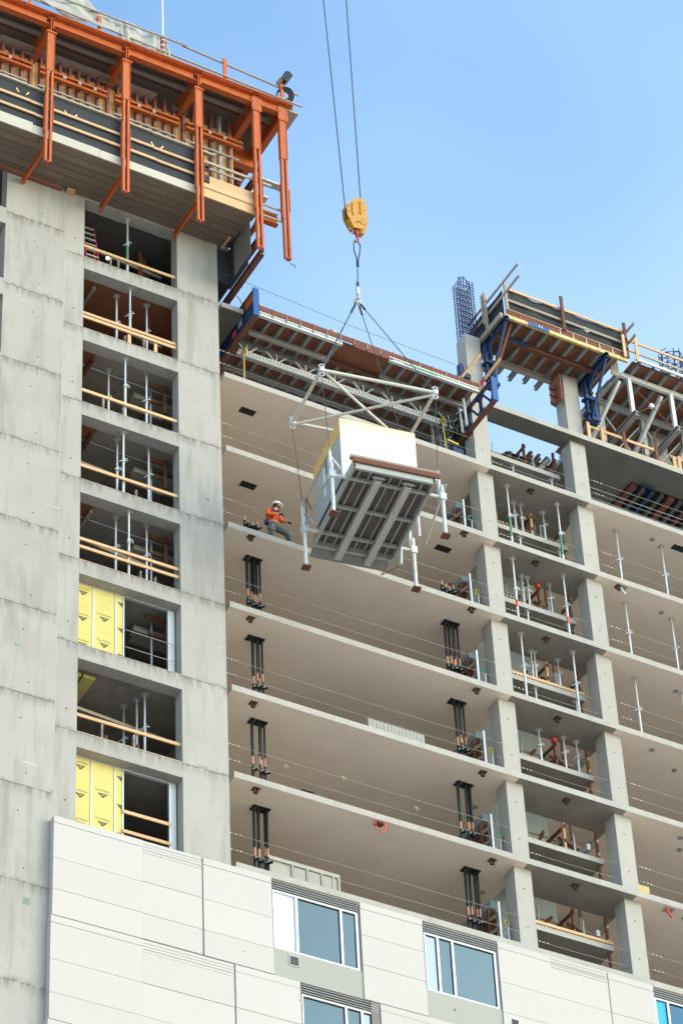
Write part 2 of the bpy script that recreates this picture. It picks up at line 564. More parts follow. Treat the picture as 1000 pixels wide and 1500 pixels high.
for x, z, ww, hh, mm in ((-6.35, 58.1, .16, .10, 'green_patch'), (-5.9, 49.9, .2, .22, 'green_patch'), (-.55, 65.6, .12, .08, 'stain_band'), (-6.6, 71.0, .35, .06, 'pale_patch'),
                        (-.9, 69.1, .3, .05, 'pale_patch'), (-5.6, 63.4, .5, .05, 'pale_patch'), (-.3, 60.2, .2, .04, 'pale_patch'), (-6.0, 54.3, .4, .06, 'pale_patch')):
    boxpart('repair_patch', mm, tower, x, -.004, z, x + ww, .01, z + hh)
boxpart('wall_panel', 'concrete', tower, -9.2, 0, 0, 0, .4, 46.0)
boxpart('wall_panel', 'concrete', tower, -.35, .4, 0, 0, 8, 77.3)
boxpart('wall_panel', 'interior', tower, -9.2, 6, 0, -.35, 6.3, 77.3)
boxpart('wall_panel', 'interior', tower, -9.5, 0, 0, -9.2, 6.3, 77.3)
boxpart('partition', 'interior', tower, -5.3, .4, 46, -5.1, 6, 77.3)
boxpart('floor_slab', 'interior', tower, -9.2, .4, 76.9, -.35, 6, 77.1)
# ================================================================== CONCRETE FRAME (open floors)
C1 = (9.14, 9.70)
C2 = (12.79, 13.35)
frame = thing('concrete_building', 'open concrete floor slabs and square columns rising right of the tower', 'building', (8, 1, 0))
TH = .2
for k in range(3, 10):
    z1, z0 = zt(k), zt(k) - TH
    mats = [M['slab'], M['soffit']]
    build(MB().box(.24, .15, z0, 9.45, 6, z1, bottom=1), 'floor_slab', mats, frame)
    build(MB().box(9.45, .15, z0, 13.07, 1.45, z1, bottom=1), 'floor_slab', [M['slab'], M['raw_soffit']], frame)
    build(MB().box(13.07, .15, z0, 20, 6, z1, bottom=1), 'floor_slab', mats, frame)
for k in range(2, 10):
    lo = zt(k + 1)
    hi = zt(k) - TH
    for (xa, xb) in (C1, C2):
        if k == 2:
            hi = 73.77
        c = boxpart('column', 'column', frame, xa, .4, lo + .002, xb, .93, hi - .002)
        th = MB()
        for z in (lo + .8, lo + 2.1):
            th.tube((xa + .28, .396, z), (xa + .28, .42, z), .022, 8)
        build(th, 'tie_hole', 'dark', c)
# the columns run on above the last slab
c = boxpart('column', 'column', frame, C1[0], .4, 73.77, C1[1], .93, 77.0)
c = boxpart('column', 'column', frame, C2[0], .4, 73.972, C2[1], .93, 76.75)
boxpart('column', 'column', frame, 17.0, 1.6, zt(2) + .002, 17.6, 2.2, 77.0)
# highest slab: short piece by the tower, strip over the stair, bay on the right
build(MB().box(.2, .15, 73.95, .95, 4, 74.15, bottom=1), 'floor_slab', [M['slab'], M['shaded_soffit']], frame)
build(MB().box(C1[1] + .002, .15, 73.77, 13.07, .8, 73.97, bottom=1), 'floor_slab', [M['slab'], M['shaded_soffit']], frame)
build(MB().box(13.07, .15, 73.77, 15.6, 5, 73.97, bottom=1), 'floor_slab', [M['slab'], M['shaded_soffit']], frame)
build(MB().box(15.6, .15, 73.77, 20, 1.2, 73.97, bottom=1), 'floor_slab', [M['slab'], M['shaded_soffit']], frame)
# back walls close the floors
boxpart('back_wall', 'interior', frame, .24, 6, 0, 9.45, 6.2, 71.2)
boxpart('back_wall', 'interior', frame, 13.07, 6, 0, 20, 6.2, 71.2)
boxpart('lower_storeys', 'spandrel', frame, .05, .16, 0, 20, 6, 52.9)
boxpart('side_wall', 'soffit', frame, 20, .2, 0, 20.2, 6.2, 71.2)
# stair bay: walls, mid landings, flights
boxpart('stair_wall', 'graffiti', frame, 9.45, 4.2, 46, 13.07, 4.4, 71.0)
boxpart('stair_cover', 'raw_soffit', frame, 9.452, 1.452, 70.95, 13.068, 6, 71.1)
for k in range(3, 10):
    z1 = zt(k) + 1.5
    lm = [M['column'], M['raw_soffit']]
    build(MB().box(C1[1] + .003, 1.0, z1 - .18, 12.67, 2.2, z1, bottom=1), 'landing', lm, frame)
    if k > 3:
        # flight from the landing back and up to the slab level above
        mb = MB()
        mb.prism([(2.2, z1 - .18), (4.15, zt(k - 1) - .36), (4.15, zt(k - 1) - .05), (2.2, z1)], 'x', C1[1] + .01, 11.0)
        build(mb, 'stair_flight', 'raw_soffit', frame)
    if k in (6, 9):
        boxpart('edge_strip', 'timber', frame, C1[1] + .01, .96, z1 + .01, 12.66, 1.0, z1 + .1)
# slot vents in the soffits, each with a dark opening and rim
for k, x, y in ((3, 1.55, 1.2), (4, 1.52, 1.24), (4, 8.15, 1.17)):
    boxpart('slot_vent', 'dark', frame, x - .25, y - .12, zt(k) - TH - .012, x + .25, y + .12, zt(k) - TH + .05)
boxpart('slot_vent', 'dark', frame, 16.55, .62, zt(4 - 1) - TH - .012, 17.05, .86, zt(3) - TH + .05)
boxpart('slot_vent', 'dark', frame, 16.75, .7, zt(4) - TH - .012, 17.2, .9, zt(4) - TH + .05)
for k, x, y in ((3, 15.8, .75), (4, 15.8, .8), (5, 16.0, .9), (6, 14.55, .55), (6, 15.7, 1.1), (7, 15.2, .6), (7, 15.5, 1.1), (8, 14.9, .5), (8, 15.4, 1.2), (8, 9.0, 1.9), (7, 9.0, 1.9)):
    part('ceiling_box', 'louvre', frame, lambda m: m.tube((x, y, zt(k) - TH - .015), (x, y, zt(k) - TH + .03), .09, 12))
# bolted pour clamps under the slab edge
for k, x, y in ((5, 1.02, .24), (6, .98, .34), (7, 1.02, .4), (8, 1.0, .36), (4, 8.35, .24), (5, 8.38, .24), (6, 8.37, .33), (7, 8.35, .36), (8, 8.45, .42),
                (3, 11.1, .45), (4, 11.0, .45), (5, 11.1, .45), (6, 11.2, .45), (7, 11.2, .45), (8, 11.2, .45), (4, 13.9, .3)):
    z = zt(k) - TH
    def clamp(m):
        m.box(x - .09, y - .07, z - .02, x + .12, y + .12, z - .001)
        m.box(x - .06, y - .05, z - .15, x - .035, y + .04, z - .02)
        m.box(x + .025, y - .05, z - .15, x + .05, y + .04, z - .02)
        m.box(x - .06, y - .05, z - .17, x + .05, y + .04, z - .15)
    part('edge_clamp', 'clamp', frame, clamp)
# guard wire ropes along the slab edges
for k in range(3, 10):
    for (xa, xb) in ((.05, 9.2), (9.68, 12.8), (13.33, 20)):
        for h in (.52, 1.05):
            if k == 2:
                continue
            rr = random.Random(k * 10 + int(xa))
            sag = rr.uniform(.01, .04)
            y = .34 if xa < 9 or xa > 13 else .5
            n = 8
            pts = [(xa + (xb - xa) * i / n, y, zt(k) + h - sag * 4 * (i / n) * (1 - i / n)) for i in range(n + 1)]
            w = part('guard_wire', 'guard_wire', frame, lambda m: m.path(pts, .0055, 5))
            cl = MB()
            for i in range(3):
                cx = xa + .16 + i * .13 + rr.uniform(-.02, .02)
                cl.box(cx, y - .012, zt(k) + h - .014, cx + .022, y + .012, zt(k) + h + .018)
            setp(build(cl, 'wire_clip', 'galv', w), kind='stuff')

# ================================================================== WHITE PANEL FACADE
fac = thing('panel_facade', 'white panelled cladding with ribbon windows wrapping the foot of the building', 'facade', (4, -.25, 49))
YF, YB = -.25, -.02
Z1, Z2, Z0 = 52.70, 49.64, 45.4


def panel(x0, x1, zlo, zhi, cuts, y=YF):
    """one precast panel made of courses with recessed horizontal joints"""
    zs = [zlo] + sorted(cuts) + [zhi]
    for i, (a, b) in enumerate(zip(zs[:-1], zs[1:])):
        g0 = .006 if i else 0
        g1 = .006 if i < len(zs) - 2 else 0
        boxpart('cladding_panel', 'panel', fac, x0, y + random.uniform(-.004, .004), a + g0, x1, YB, b - g1)


boxpart('backing', 'groove', fac, -5.18, YF + .03, 44.0, 1.0, YB + .005, Z1 - .02)
for xa, xb in ((3.9, 5.5), (8.1, 12.85)):
    boxpart('backing', 'groove', fac, xa, YF + .03, 44.0, xb, YB + .005, Z1 - .02)
up = (49.64 + .8, 51.40, 52.49)
panel(-5.2, -2.69, Z2 + .012, Z1, up)
panel(-2.685, -.99, Z2 + .03, Z1, (49.64 + .8, 51.42, 52.33, 52.42, 52.51, 52.6), YF + .012)
panel(-.95, 1.05, Z2 + .012, Z1, up)
panel(-5.23, -2.69, 46.58, Z2 - .012, (47.35, 48.33, 49.42))
panel(-2.685, -.11, 46.58, Z2 - .02, (47.35, 48.33, 49.26, 49.35, 49.44, 49.53), YF + .012)
panel(-.07, 1.80, 46.58, Z2 - .012, (47.35, 48.33, 49.42))
panel(3.70, 5.60, Z2 + .012, Z1, (50.72, 51.66, 52.5) if True else up)
panel(7.94, 11.43, Z2 + .012, Z1, up)
panel(11.46, 12.93, Z2 + .012, Z1, up)
panel(4.16, 6.75, 46.58, Z2 - .012, (47.35, 48.33, 49.42))
panel(9.1, 12.93, 46.58, Z2 - .012, (47.35, 48.33, 49.42))
panel(-5.26, 18, 44.0, 46.56, (45.0,))
# closely spaced reveal ribs at the head of one long panel
for i in range(4):
    boxpart('reveal_rib', 'groove', fac, 9.6, YF - .004, 52.34 + i * .09, 11.42, YF + .02, 52.352 + i * .09)


def window(x0, x1, ztop, zsill, mull, panes, zsp, vent=None, fitting=None):
    # louvre band
    lf = boxpart('louvre', 'louvre', fac, x0 - .03, YF + .09, ztop, x1 + .03, YB, ztop + .32)
    for i in range(4):
        z = ztop + .03 + i * .076
        part('blade', 'louvre', lf, lambda m: m.prism([(YF + .02, z), (YF + .085, z + .045), (YF + .085, z + .062), (YF + .02, z + .017)], 'x', x0 - .03, x1 + .03))
    wdw = boxpart('window', 'white_frame', fac, x0, YF + .05, zsill, x1, YF + .11, zsill + .05)
    def fr(m):
        m.box(x0, YF + .05, ztop - .06, x1, YF + .11, ztop - .002)
        m.box(x1 - .06, YF + .05, zsill + .05, x1, YF + .11, ztop - .06)
        m.box(x0, YF + .05, zsill + .05, x0 + .04, YF + .11, ztop - .06)
        for xm in mull:
            m.box(xm - .035, YF + .045, zsill + .05, xm + .035, YF + .11, ztop - .06)
    part('frame', 'white_frame', wdw, fr)
    xs = [x0 + .04] + list(mull) + [x1 - .06]
    for i, (a, b) in enumerate(zip(xs[:-1], xs[1:])):
        a2, b2 = a + (.035 if i else 0), b - (.035 if i < len(xs) - 2 else 0)
        def gk(m):
            m.box(a2, YF + .075, zsill + .05, a2 + .015, YF + .1, ztop - .06)
            m.box(b2 - .015, YF + .075, zsill + .05, b2, YF + .1, ztop - .06)
            m.box(a2 + .015, YF + .075, ztop - .075, b2 - .015, YF + .1, ztop - .06)
            m.box(a2 + .015, YF + .075, zsill + .05, b2 - .015, YF + .1, zsill + .062)
        if panes[i] != 'blind':
            part('gasket', 'black', wdw, gk)
        boxpart('pane', panes[i], wdw, a2 + .002, YF + .095, zsill + .052, b2 - .002, YF + .105, ztop - .062)
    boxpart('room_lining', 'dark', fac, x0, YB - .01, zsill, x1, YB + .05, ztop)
    boxpart('jamb_trim', 'louvre', fac, x1 + .002, YF + .06, zsill, x1 + .04, YB, ztop)
    boxpart('spandrel_panel', 'spandrel', fac, x0 - .04, YF + .03, zsp + .012, x1 + .06, YB, zsill - .012)
    if vent:
        v = boxpart('wall_vent', 'louvre', fac, vent - .16, YF + .012, zsill - .44, vent + .16, YF + .05, zsill - .10)
        part('grille', 'dark', v, lambda m: [m.box(vent - .12, YF + .005, zsill - .40 + j * .052, vent + .12, YF + .02, zsill - .365 + j * .052) for j in range(5)])
    if fitting:
        part('wall_fitting', 'groove', fac, lambda m: m.tube((fitting, YF + .01, zsill - .42), (fitting, YF + .04, zsill - .42), .03, 8))


window(1.10, 3.63, 52.36, 50.52, (1.80, 3.13), ('blind', 'glass', 'glass'), Z2, vent=1.66)
window(5.66, 7.88, 52.36, 50.52, (6.07, 6.53), ('glass_light', 'glass', 'glass'), Z2, fitting=6.45)
window(1.86, 4.10, 49.32, 47.48, (3.15, 3.62), ('glass', 'glass', 'glass_light'), 46.58)
window(6.82, 9.04, 49.32, 47.48, (7.3, 7.8), ('glass', 'glass', 'glass'), 46.58)
window(12.97, 15.5, 52.36, 50.52, (13.4,), ('blue_film', 'glass_dark'), Z2)
window(12.97, 15.5, 49.32, 47.48, (13.4,), ('glass', 'glass'), 46.58)
v = boxpart('wall_vent', 'white_frame', fac, 8.13, YF - .012, 49.98, 8.43, YF - .001, 50.33)
part('grille', 'dark', v, lambda m: [m.box(8.17, YF - .02, 50.02 + j * .054, 8.39, YF - .012, 50.06 + j * .054) for j in range(5)])
for x, z in ((.2, 50.1), (1.75, 49.2), (1.75, 49.05)):
    part('bolt', 'groove', fac, lambda m: m.tube((x, YF - .006, z), (x, YF + .01, z), .022, 8))

# ================================================================== CLIMBING FORMWORK ON THE TOWER
fw = thing('climbing_formwork', 'orange steel climbing formwork platform wrapped round the top of the tower', 'formwork', (-3, -1.8, 76.4))
UX = (-9.15, -6.56, -4.0, -1.5, .53, 1.47)
UB = (75.2, 75.2, 75.12, 75.05, 74.82, 74.8)
YU = -1.8
for i, (x, zb) in enumerate(zip(UX, UB)):
    ub = MB()
    for s in (-1, 1):
        ub.channel((x + s * .075, YU, zb), (x + s * .075, YU, 81.0), .075, .11, .014, up=(0, 1, 0), side=-s)
    u = build(ub, 'upright', 'orange', fw)
    sl = MB()
    sl.box(x - .125, YU - .075, 79.25, x - .112, YU + .075, 81.0)
    sl.box(x + .112, YU - .075, 79.25, x + .125, YU + .075, 81.0)
    sl.box(x - .112, YU - .075, 79.25, x + .07, YU - .06, 81.0)
    build(sl, 'sleeve', 'orange', u)
    sl = MB()
    sl.box(x - .14, YU - .07, 76.5, x - .126, YU + .07, 78.15)
    sl.box(x + .126, YU - .07, 76.9, x + .14, YU + .07, 77.9)
    build(sl, 'splice_plate', 'orange', u)
    part('end_bolt', 'red', u, lambda m: m.tube((x, YU, zb - .06), (x, YU, zb + .05), .05, 8))
    # cantilever beam and head plate
    part('cantilever_beam', 'orange', fw, lambda m: m.ibeam((x, YU - .06, 81.42), (x, 3.2, 81.42), .2, .62, .02))
    if i >= 4:
        hp = boxpart('head_plate', 'orange', fw, x - .17, YU - .1, 81.02, x + .17, YU - .075, 81.62)
        part('bolt', 'rust', hp, lambda m: [m.tube((x - .1 + a * .1, YU - .112, 81.1 + b * .14), (x - .1 + a * .1, YU - .098, 81.1 + b * .14), .018, 6) for a in range(3) for b in range(4)])
    else:
        boxpart('head_plate', 'orange', fw, x - .17, YU - .11, 81.0, x + .17, YU + .1, 81.05)
    # bracket below the deck
    if i < 5:
        part('bracket_arm', 'orange', fw, lambda m: m.channel((x, YU + .08, 76.02), (x, -.02, 76.08), .09, .2, .02))
        part('bracket_strut', 'orange', fw, lambda m: m.bar((x, YU + .05, 76.3), (x, YU + .5, 76.12), .06, .06))
# outer beam between the cantilevers, inner beams, deck boards on top
xs = UX + (1.75,)
for a, b in zip(xs[:-1], xs[1:]):
    part('edge_beam', 'orange', fw, lambda m: m.channel((a + .11, YU + .0, 81.62), (b - .11, YU + .0, 81.62), .2, .5, .03, side=-1))
part('edge_beam', 'orange', fw, lambda m: m.bar((-9.4, YU - .04, 81.89), (1.8, YU - .04, 81.89), .22, .03))
part('deck_edge', 'rust', fw, lambda m: m.bar((-9.4, YU - .02, 81.945), (1.85, YU - .02, 81.945), .16, .08))
part('inner_beam', 'orange', fw, lambda m: m.ibeam((-9.4, .15, 81.05), (1.6, .15, 81.05), .25, .75, .03))
part('inner_beam', 'rust', fw, lambda m: m.ibeam((-9.4, -.95, 81.84), (1.7, -.95, 81.84), .16, .16, .02))
part('inner_beam', 'joist', fw, lambda m: m.bar((-9.4, -1.15, 81.68), (1.6, -1.15, 81.68), .14, .1))
for j in range(14):
    y = YU + .12 + j * .36
    boxpart('deck_board', 'old_timber' if j == 0 else 'plank', fw, -9.4, y, 81.93, 1.8 - (j % 3) * .04, y + .345, 81.97)
# lower deck of planks
for j in range(6):
    y = -1.62 + j * .27
    cut = (-6.7, -2.3, -4.6, -.6, -5.4, -3.1)[j]
    e = .5 - (j * .045)
    boxpart('plank', 'plank', fw, -9.3, y, 76.41, cut - .008, y + .252, 76.455)
    boxpart('plank', 'plank', fw, cut + .008, y, 76.405 + .01 * (j % 2), e, y + .252, 76.457)
boxpart('gap_shade_sheet', 'dark', fw, -9.3, -1.6, 76.47, .5, -.02, 76.5)  # added dark sheet so the plank gaps look shaded
boxpart('wall_ledger', 'stud', fw, -9.3, -.13, 76.27, -5.3, -.01, 76.40)
boxpart('wall_block', 'timber', fw, -5.15, -.2, 76.28, -4.9, -.01, 76.36)
boxpart('toe_board', 'pale_board', fw, -9.3, -1.665, 76.42, -7.0, -1.625, 76.86)
boxpart('toe_board', 'pale_board', fw, -6.99, -1.66, 76.42, -4.8, -1.625, 76.78)
boxpart('toe_board', 'pale_board', fw, -4.79, -1.66, 76.42, -1.45, -1.625, 76.76)
boxpart('toe_board', 'timber', fw, -1.44, -1.66, 76.42, .72, -1.625, 76.80)
boxpart('toe_board', 'timber', fw, -1.42, -1.70, 76.80, .62, -1.665, 77.02)
boxpart('toe_board', 'timber', fw, -1.40, -1.66, 77.03, .55, -1.625, 77.40)
boxpart('guard_rail', 'old_timber', fw, -1.40, -1.72, 77.9, 1.05, -1.68, 78.0)
boxpart('guard_rail', 'old_timber', fw, -1.30, -1.74, 77.62, .0, -1.70, 77.7)
boxpart('guard_rail', 'old_timber', fw, .68, -1.74, 76.92, 1.35, -1.70, 77.0)
# black debris sheet on the guard, with hand holes cut as pockets
ns_ = MB()
holes = ((-7.35, 78.15), (-5.75, 77.95), (-2.85, 77.98))
boxpart('debris_sheet', 'net', fw, -9.3, -1.62, 76.80, -1.25, -1.60, 78.42)
for hx, hz in holes:
    mb = MB()
    mb._add([(hx - .26 + .52 * i / 8, -1.626, hz - .13 * math.sin(math.pi * i / 8) - (.03 * i / 8)) for i in range(9)] +
            [(hx - .26 + .52 * i / 8, -1.626, hz + .06 - .17 * math.sin(math.pi * i / 8) - (.03 * i / 8)) for i in range(9)],
            [(i, i + 1, 10 + i, 9 + i) for i in range(8)])
    for q in (0, 7):
        pass
    build(mb, 'sheet_flap', 'black', fw)
    for s in (-1, 1):
        part('hand_hole', 'ply', fw, lambda m: m.prism([(hx + s * .20, hz + .06), (hx + s * .22, hz - .01), (hx + s * .13, hz - .12), (hx + s * .10, hz - .10)], 'y', -1.632, -1.61))
for z, sp in ((77.72, (-7.1, -3.0)), (77.2, (-6.9, -2.9))):
    xs_ = [-9.3, *sp, -1.25]
    for i in range(3):
        boxpart('guard_rail', 'timber', fw, xs_[i], -1.70, z - i * .02, xs_[i + 1] - .01, -1.66, z + .1 - i * .02)
for i, (a, b) in enumerate(((-9.3, -7.25), (-7.24, -3.05), (-3.04, -.9))):
    boxpart('top_ledger', 'old_timber', fw, a, -1.70, 78.42 - i * .02, b, -1.58, 78.50 - i * .02)
for a, b in ((-1.3, 77.5), (-1.3, 77.0)):
    boxpart('sheet_edge', 'net', fw, -1.3, -1.74, b, -1.12, -1.70, b + .3)
# wall form: plywood sheets, studs, walers
YW = -.42
for i in range(5):
    a = -9.3 + i * 1.95
    boxpart('form_sheet', 'ply', fw, a, YW, 77.0, min(a + 1.94, .42), YW + .025, 81.28 - .05 * (i % 2))
x = -9.2
j = 0
rs = random.Random(3)
while x < .45:
    h = 81.55 + rs.choice((0, 0, .12, .18)) if x > -2.6 else 81.42
    g = rs.random() < .12
    boxpart('stud', 'grey_stud' if g else 'stud', fw, x - .045, YW - .17, 77.0, x + .045, YW - .002, h)
    x += .325 + rs.uniform(-.03, .03)
    j += 1
for a, b in ((-9.3, -6.7), (-6.42, -4.14), (-3.86, -1.62), (-1.38, .62)):
    wb = MB()
    for s in (-1, 1):
        wb.channel((a, YW - .28, 80.55 + s * .11), (b, YW - .28, 80.55 + s * .11), .13, .1, .015)
    w = build(wb, 'waler', 'orange', fw)
    part('clamp', 'grey_steel', w, lambda m: [m.box(a + .25 + q * .52, YW - .37, 80.49, a + .35 + q * .52, YW - .345, 80.63) for q in range(int((b - a - .2) / .52))])
    part('waler', 'grey_steel', fw, lambda m: m.tube((a, YW - .22, 79.92), (b - .1, YW - .22, 79.92), .035, 8))
for i, (a, b) in enumerate(((-7.75, -4.3), (-4.28, -2.4))):
    boxpart('top_plank', 'old_timber', fw, a, YW - .32, 81.45 - .012 * i, b, YW - .02, 81.53 - .012 * i)
# rods and chains near each upright
for x in UX[1:4]:
    part('tie_chain', 'wire', fw, lambda m: [m.torus((x - .35 + q * .09, -.75, 81.12 - .04 * (q % 2)), .045, .014, (q % 2, 1, 0), 8, 5) for q in range(6)])
# deck behind the form
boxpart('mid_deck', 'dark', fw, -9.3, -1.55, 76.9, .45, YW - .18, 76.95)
# side form at the corner of the tower, seen from its inner face
sf = boxpart('side_form', 'net', fw, .03, .06, 74.9, .46, 6, 77.6)
boxpart('side_sheet', 'net', sf, .42, -1.15, 74.7, .46, .058, 76.38)
boxpart('form_sheet', 'shaded_soffit', sf, .40, -1.42, 74.9, .418, -.35, 76.37)
for z, yy in ((74.75, -1.75), (75.45, -1.6), (77.3, -1.3), (78.3, -1.35), (79.2, -.4), (79.9, -.1), (80.7, .2)):
    part('side_waler', 'rust', fw, lambda m: m.ibeam((.62, yy, z), (.62, 5.5, z), .16, .2, .025))
part('side_beam', 'orange', fw, lambda m: m.ibeam((.62, -1.45, 76.66), (1.35, -1.45, 76.66), .18, .3, .02))
boxpart('side_rail', 'timber', fw, .6, -1.62, 76.84, 1.3, -1.4, 76.88)
boxpart('side_rail', 'old_timber', fw, .62, -1.74, 76.44, 1.42, -1.70, 76.5)
for y, w in ((-.9, .35), (.2, .5), (1.2, .45)):
    boxpart('side_plank', 'alu', fw, .9, y, 79.6 + y * .5, 2.0, y + .25, 79.68 + y * .5)
boxpart('hanging_batten', 'timber', fw, .1, -.62, 76.22, .16, -.1, 76.28)
part('foot_loop', 'rust', fw, lambda m: [m.path([(.72, .1, 74.6), (.95, .1, 74.2), (.95, .9, 74.1), (.72, .9, 74.5)], .018, 6), m.path([(.72, 1.3, 74.6), (.85, 1.3, 74.25), (.85, 1.8, 74.25)], .018, 6)])
# guard rails on the top deck
GP = ((-7.27, 82.9), (-4.92, 82.75), (-.52, 83.05), (1.52, 82.95))
for x, z in GP:
    boxpart('guard_post', 'orange', fw, x - .055, YU - .03, 81.95, x + .055, YU + .04, z)
part('guard_rail', 'old_timber', fw, lambda m: m.tube((-9.4, YU - .06, 82.85), (-1.9, YU - .06, 82.88), .035, 8))
part('guard_rail', 'old_timber', fw, lambda m: m.tube((-2.0, YU + .06, 82.98), (2.15, YU + .06, 82.72), .035, 8))
part('guard_rail', 'old_timber', fw, lambda m: m.tube((-9.4, YU - .06, 82.35), (2.2, YU - .06, 82.08), .035, 8))
boxpart('corner_post', 'old_timber', fw, 1.86, YU + .1, 81.98, 1.96, YU + .2, 82.75)
boxpart('corner_deck', 'old_timber', fw, 1.8, YU + .1, 81.86, 2.15, YU + .9, 81.92)
part('cable_coil', 'black', fw, lambda m: [m.torus((1.56 + .03 * q, YU + .02 * q, 82.38 + .03 * q), .2 + .02 * q, .022, (.3, 1, .2 * q), 14, 5) for q in range(5)])
part('end_wire', 'wire', fw, lambda m: [m.path([(1.47, YU, 74.75), (1.6, YU, 74.6), (1.66, YU, 74.68), (1.72, YU, 74.5)], .012, 5), m.path([(1.58, YU, 74.62), (1.75, YU, 74.62)], .012, 5)])

fl = thing('flood_lamp', 'black flood lamp tilted on the orange corner post of the formwork', 'lamp', (1.6, YU, 82.95))
part('lamp_body', 'black', fl, lambda m: m.prism([(1.42, 83.0), (1.62, 82.9), (1.86, 83.32), (1.74, 83.45), (1.6, 83.42)], 'y', YU - .17, YU + .17))
part('lamp_lens', 'grey_stud', fl, lambda m: m.bar((1.44, YU - .13, 82.97), (1.44, YU + .13, 82.97), .14, .02, up=(.5, 0, 1)))
part('lamp_yoke', 'white_steel', fl, lambda m: m.path([(1.56, YU + .02, 82.9), (1.66, YU + .02, 83.0), (1.7, YU + .02, 83.15)], .022, 6))

mast = thing('warning_mast', 'white pole with red and white banded foot on the orange platform edge', 'pole', (-2.67, -1.7, 81.97))
part('pole', 'white_steel', mast, lambda m: m.tube((-2.67, -1.7, 83.0), (-2.67, -1.7, 87.5), .032, 10))
part('foot', 'red', mast, lambda m: m.tube((-2.67, -1.7, 81.97), (-2.67, -1.7, 83.1), .065, 10))
for q in range(4):
    part('band', 'white_steel', mast, lambda m: m.tube((-2.67, -1.7, 82.12 + q * .24), (-2.67, -1.7, 82.2 + q * .24), .069, 10))


def sheet(name, m, label, cat, nx, nz, fn, loc):
    mb = MB()
    v = [Vector(fn(i / nx, j / nz)) for j in range(nz + 1) for i in range(nx + 1)]
    mb._add(v, [(j * (nx + 1) + i, j * (nx + 1) + i + 1, (j + 1) * (nx + 1) + i + 1, (j + 1) * (nx + 1) + i) for j in range(nz) for i in range(nx)], True)
    me = mb.mesh(name, M[m], loc)
    o = bpy.data.objects.new(name, me)
    COL.objects.link(o)
    o.location = loc
    sol = o.modifiers.new('thickness', 'SOLIDIFY')
    sol.thickness = .012
    return setp(o, label, cat)


def tarp1(u, v):
    x = -7.0 + 2.75 * u
    topz = 83.1 + .55 * math.sin(math.pi * min(1, u * 1.05)) ** .8 - .02 * u
    botz = 82.3 - .5 * u + .45 * u * u
    z = topz + (botz - topz) * v
    y = YU - .02 + .3 * (1 - v) ** 2 + .05 * math.sin(9 * u + 11 * v) + .035 * math.sin(27 * u * (1.3 - v) + 4 * v) + .025 * math.sin(19 * v - 14 * u)
    return (x, y, z + .02 * math.sin(17 * u + 3))


def tarp2(u, v):
    x = -4.25 + 1.75 * u
    topz = 83.2 + .07 * math.sin(9 * u) - .12 * u
    botz = 81.98 + .1 * math.sin(3 * u)
    z = topz + (botz - topz) * v
    y = YU - .03 + .16 * (1 - v) + .045 * math.sin(15 * u + 3 * v * v) + .03 * math.sin(33 * u + 6 * math.sin(7 * u)) + .02 * math.sin(12 * v + 9 * u)
    return (x, y, z)


sheet('tarpaulin', 'tarp', 'crumpled grey plastic sheet heaped over the platform guard rail left of its tie', 'tarpaulin', 60, 16, tarp1, (-5.3, YU, 82))
sheet('tarpaulin', 'tarp', 'grey plastic sheet hanging over the guard rail beside the white mast', 'tarpaulin', 60, 16, tarp2, (-3.3, YU, 82))

# ================================================================== FLYING FORM TABLE OVER THE WIDE BAY
tb = thing('form_table', 'long form table with brown deck and aluminium truss over the wide bay', 'formwork', (5, 1, 73.9))
ZD = 73.98
for i in range(7):
    a = 1.2 + i * 1.12
    y0 = -.12
    for jy in range(4):
        ya, yb = y0 + jy * (4.2 - y0) / 4, y0 + (jy + 1) * (4.2 - y0) / 4
        boxpart('deck_sheet', 'deck_ply', tb, a, ya + .004, ZD, a + 1.11, yb - .004, ZD + .02)
x = 1.3
n = 0
while x < 9.0:
    y0 = .72 if 4.25 < x < 5.75 else -.2
    part('joist', 'joist', tb, lambda m: m.ibeam((x, y0, ZD - .085), (x, 4.2, ZD - .085), .10, .165, .022))
    x += .47
    n += 1
for a, b, y, z, m_ in ((1.22, 4.2, -.16, 73.84, 'alu_light'), (5.83, 9.05, -.2, 73.84, 'alu_light'), (1.3, 4.1, .55, 73.72, 'joist'),
                       (1.3, 9.0, 1.05, 73.72, 'joist'), (5.9, 9.05, .5, 73.72, 'joist'), (1.3, 9.0, 2.2, 73.72, 'joist')):
    part('stringer', m_, tb, lambda m: m.ibeam((a, y, z), (b, y, z), .11, .17, .03))
part('gap_beam', 'rust', tb, lambda m: m.ibeam((4.2, .66, 73.84), (5.85, .66, 73.84), .1, .16, .02))
part('paint_mark', 'rope_yellow', tb, lambda m: m.bar((4.95, .8, ZD - .172), (4.95, 1.3, ZD - .172), .05, .006))
part('paint_mark', 'green', tb, lambda m: m.bar((6.4, -.262, 73.86), (7.6, -.262, 73.86), .004, .05))
# truss below
tr = part('truss_chord', 'alu_light', tb, lambda m: m.bar((1.2, 1.0, 73.24), (8.95, 1.0, 73.24), .1, .14))
part('slot', 'dark', tr, lambda m: [m.box(1.4 + q * .12, .944, 73.215, 1.46 + q * .12, .953, 73.245) for q in range(62)])
part('truss_chord', 'alu', tb, lambda m: m.bar((1.1, .95, 73.06), (8.95, .95, 73.06), .1, .07))
x = 1.5
while x < 8.9:
    part('truss_web', 'alu_light', tb, lambda m: m.bar((x, 1.0, 73.3), (x, 1.0, 73.64), .04, .04))
    part('truss_web', 'alu_light', tb, lambda m: m.bar((x + .04, 1.0, 73.3), (x + .36, 1.0, 73.64), .04, .04))
    part('truss_web', 'alu_light', tb, lambda m: m.bar((x - .04, 1.0, 73.3), (x - .36, 1.0, 73.64), .04, .04))
    x += 1.02
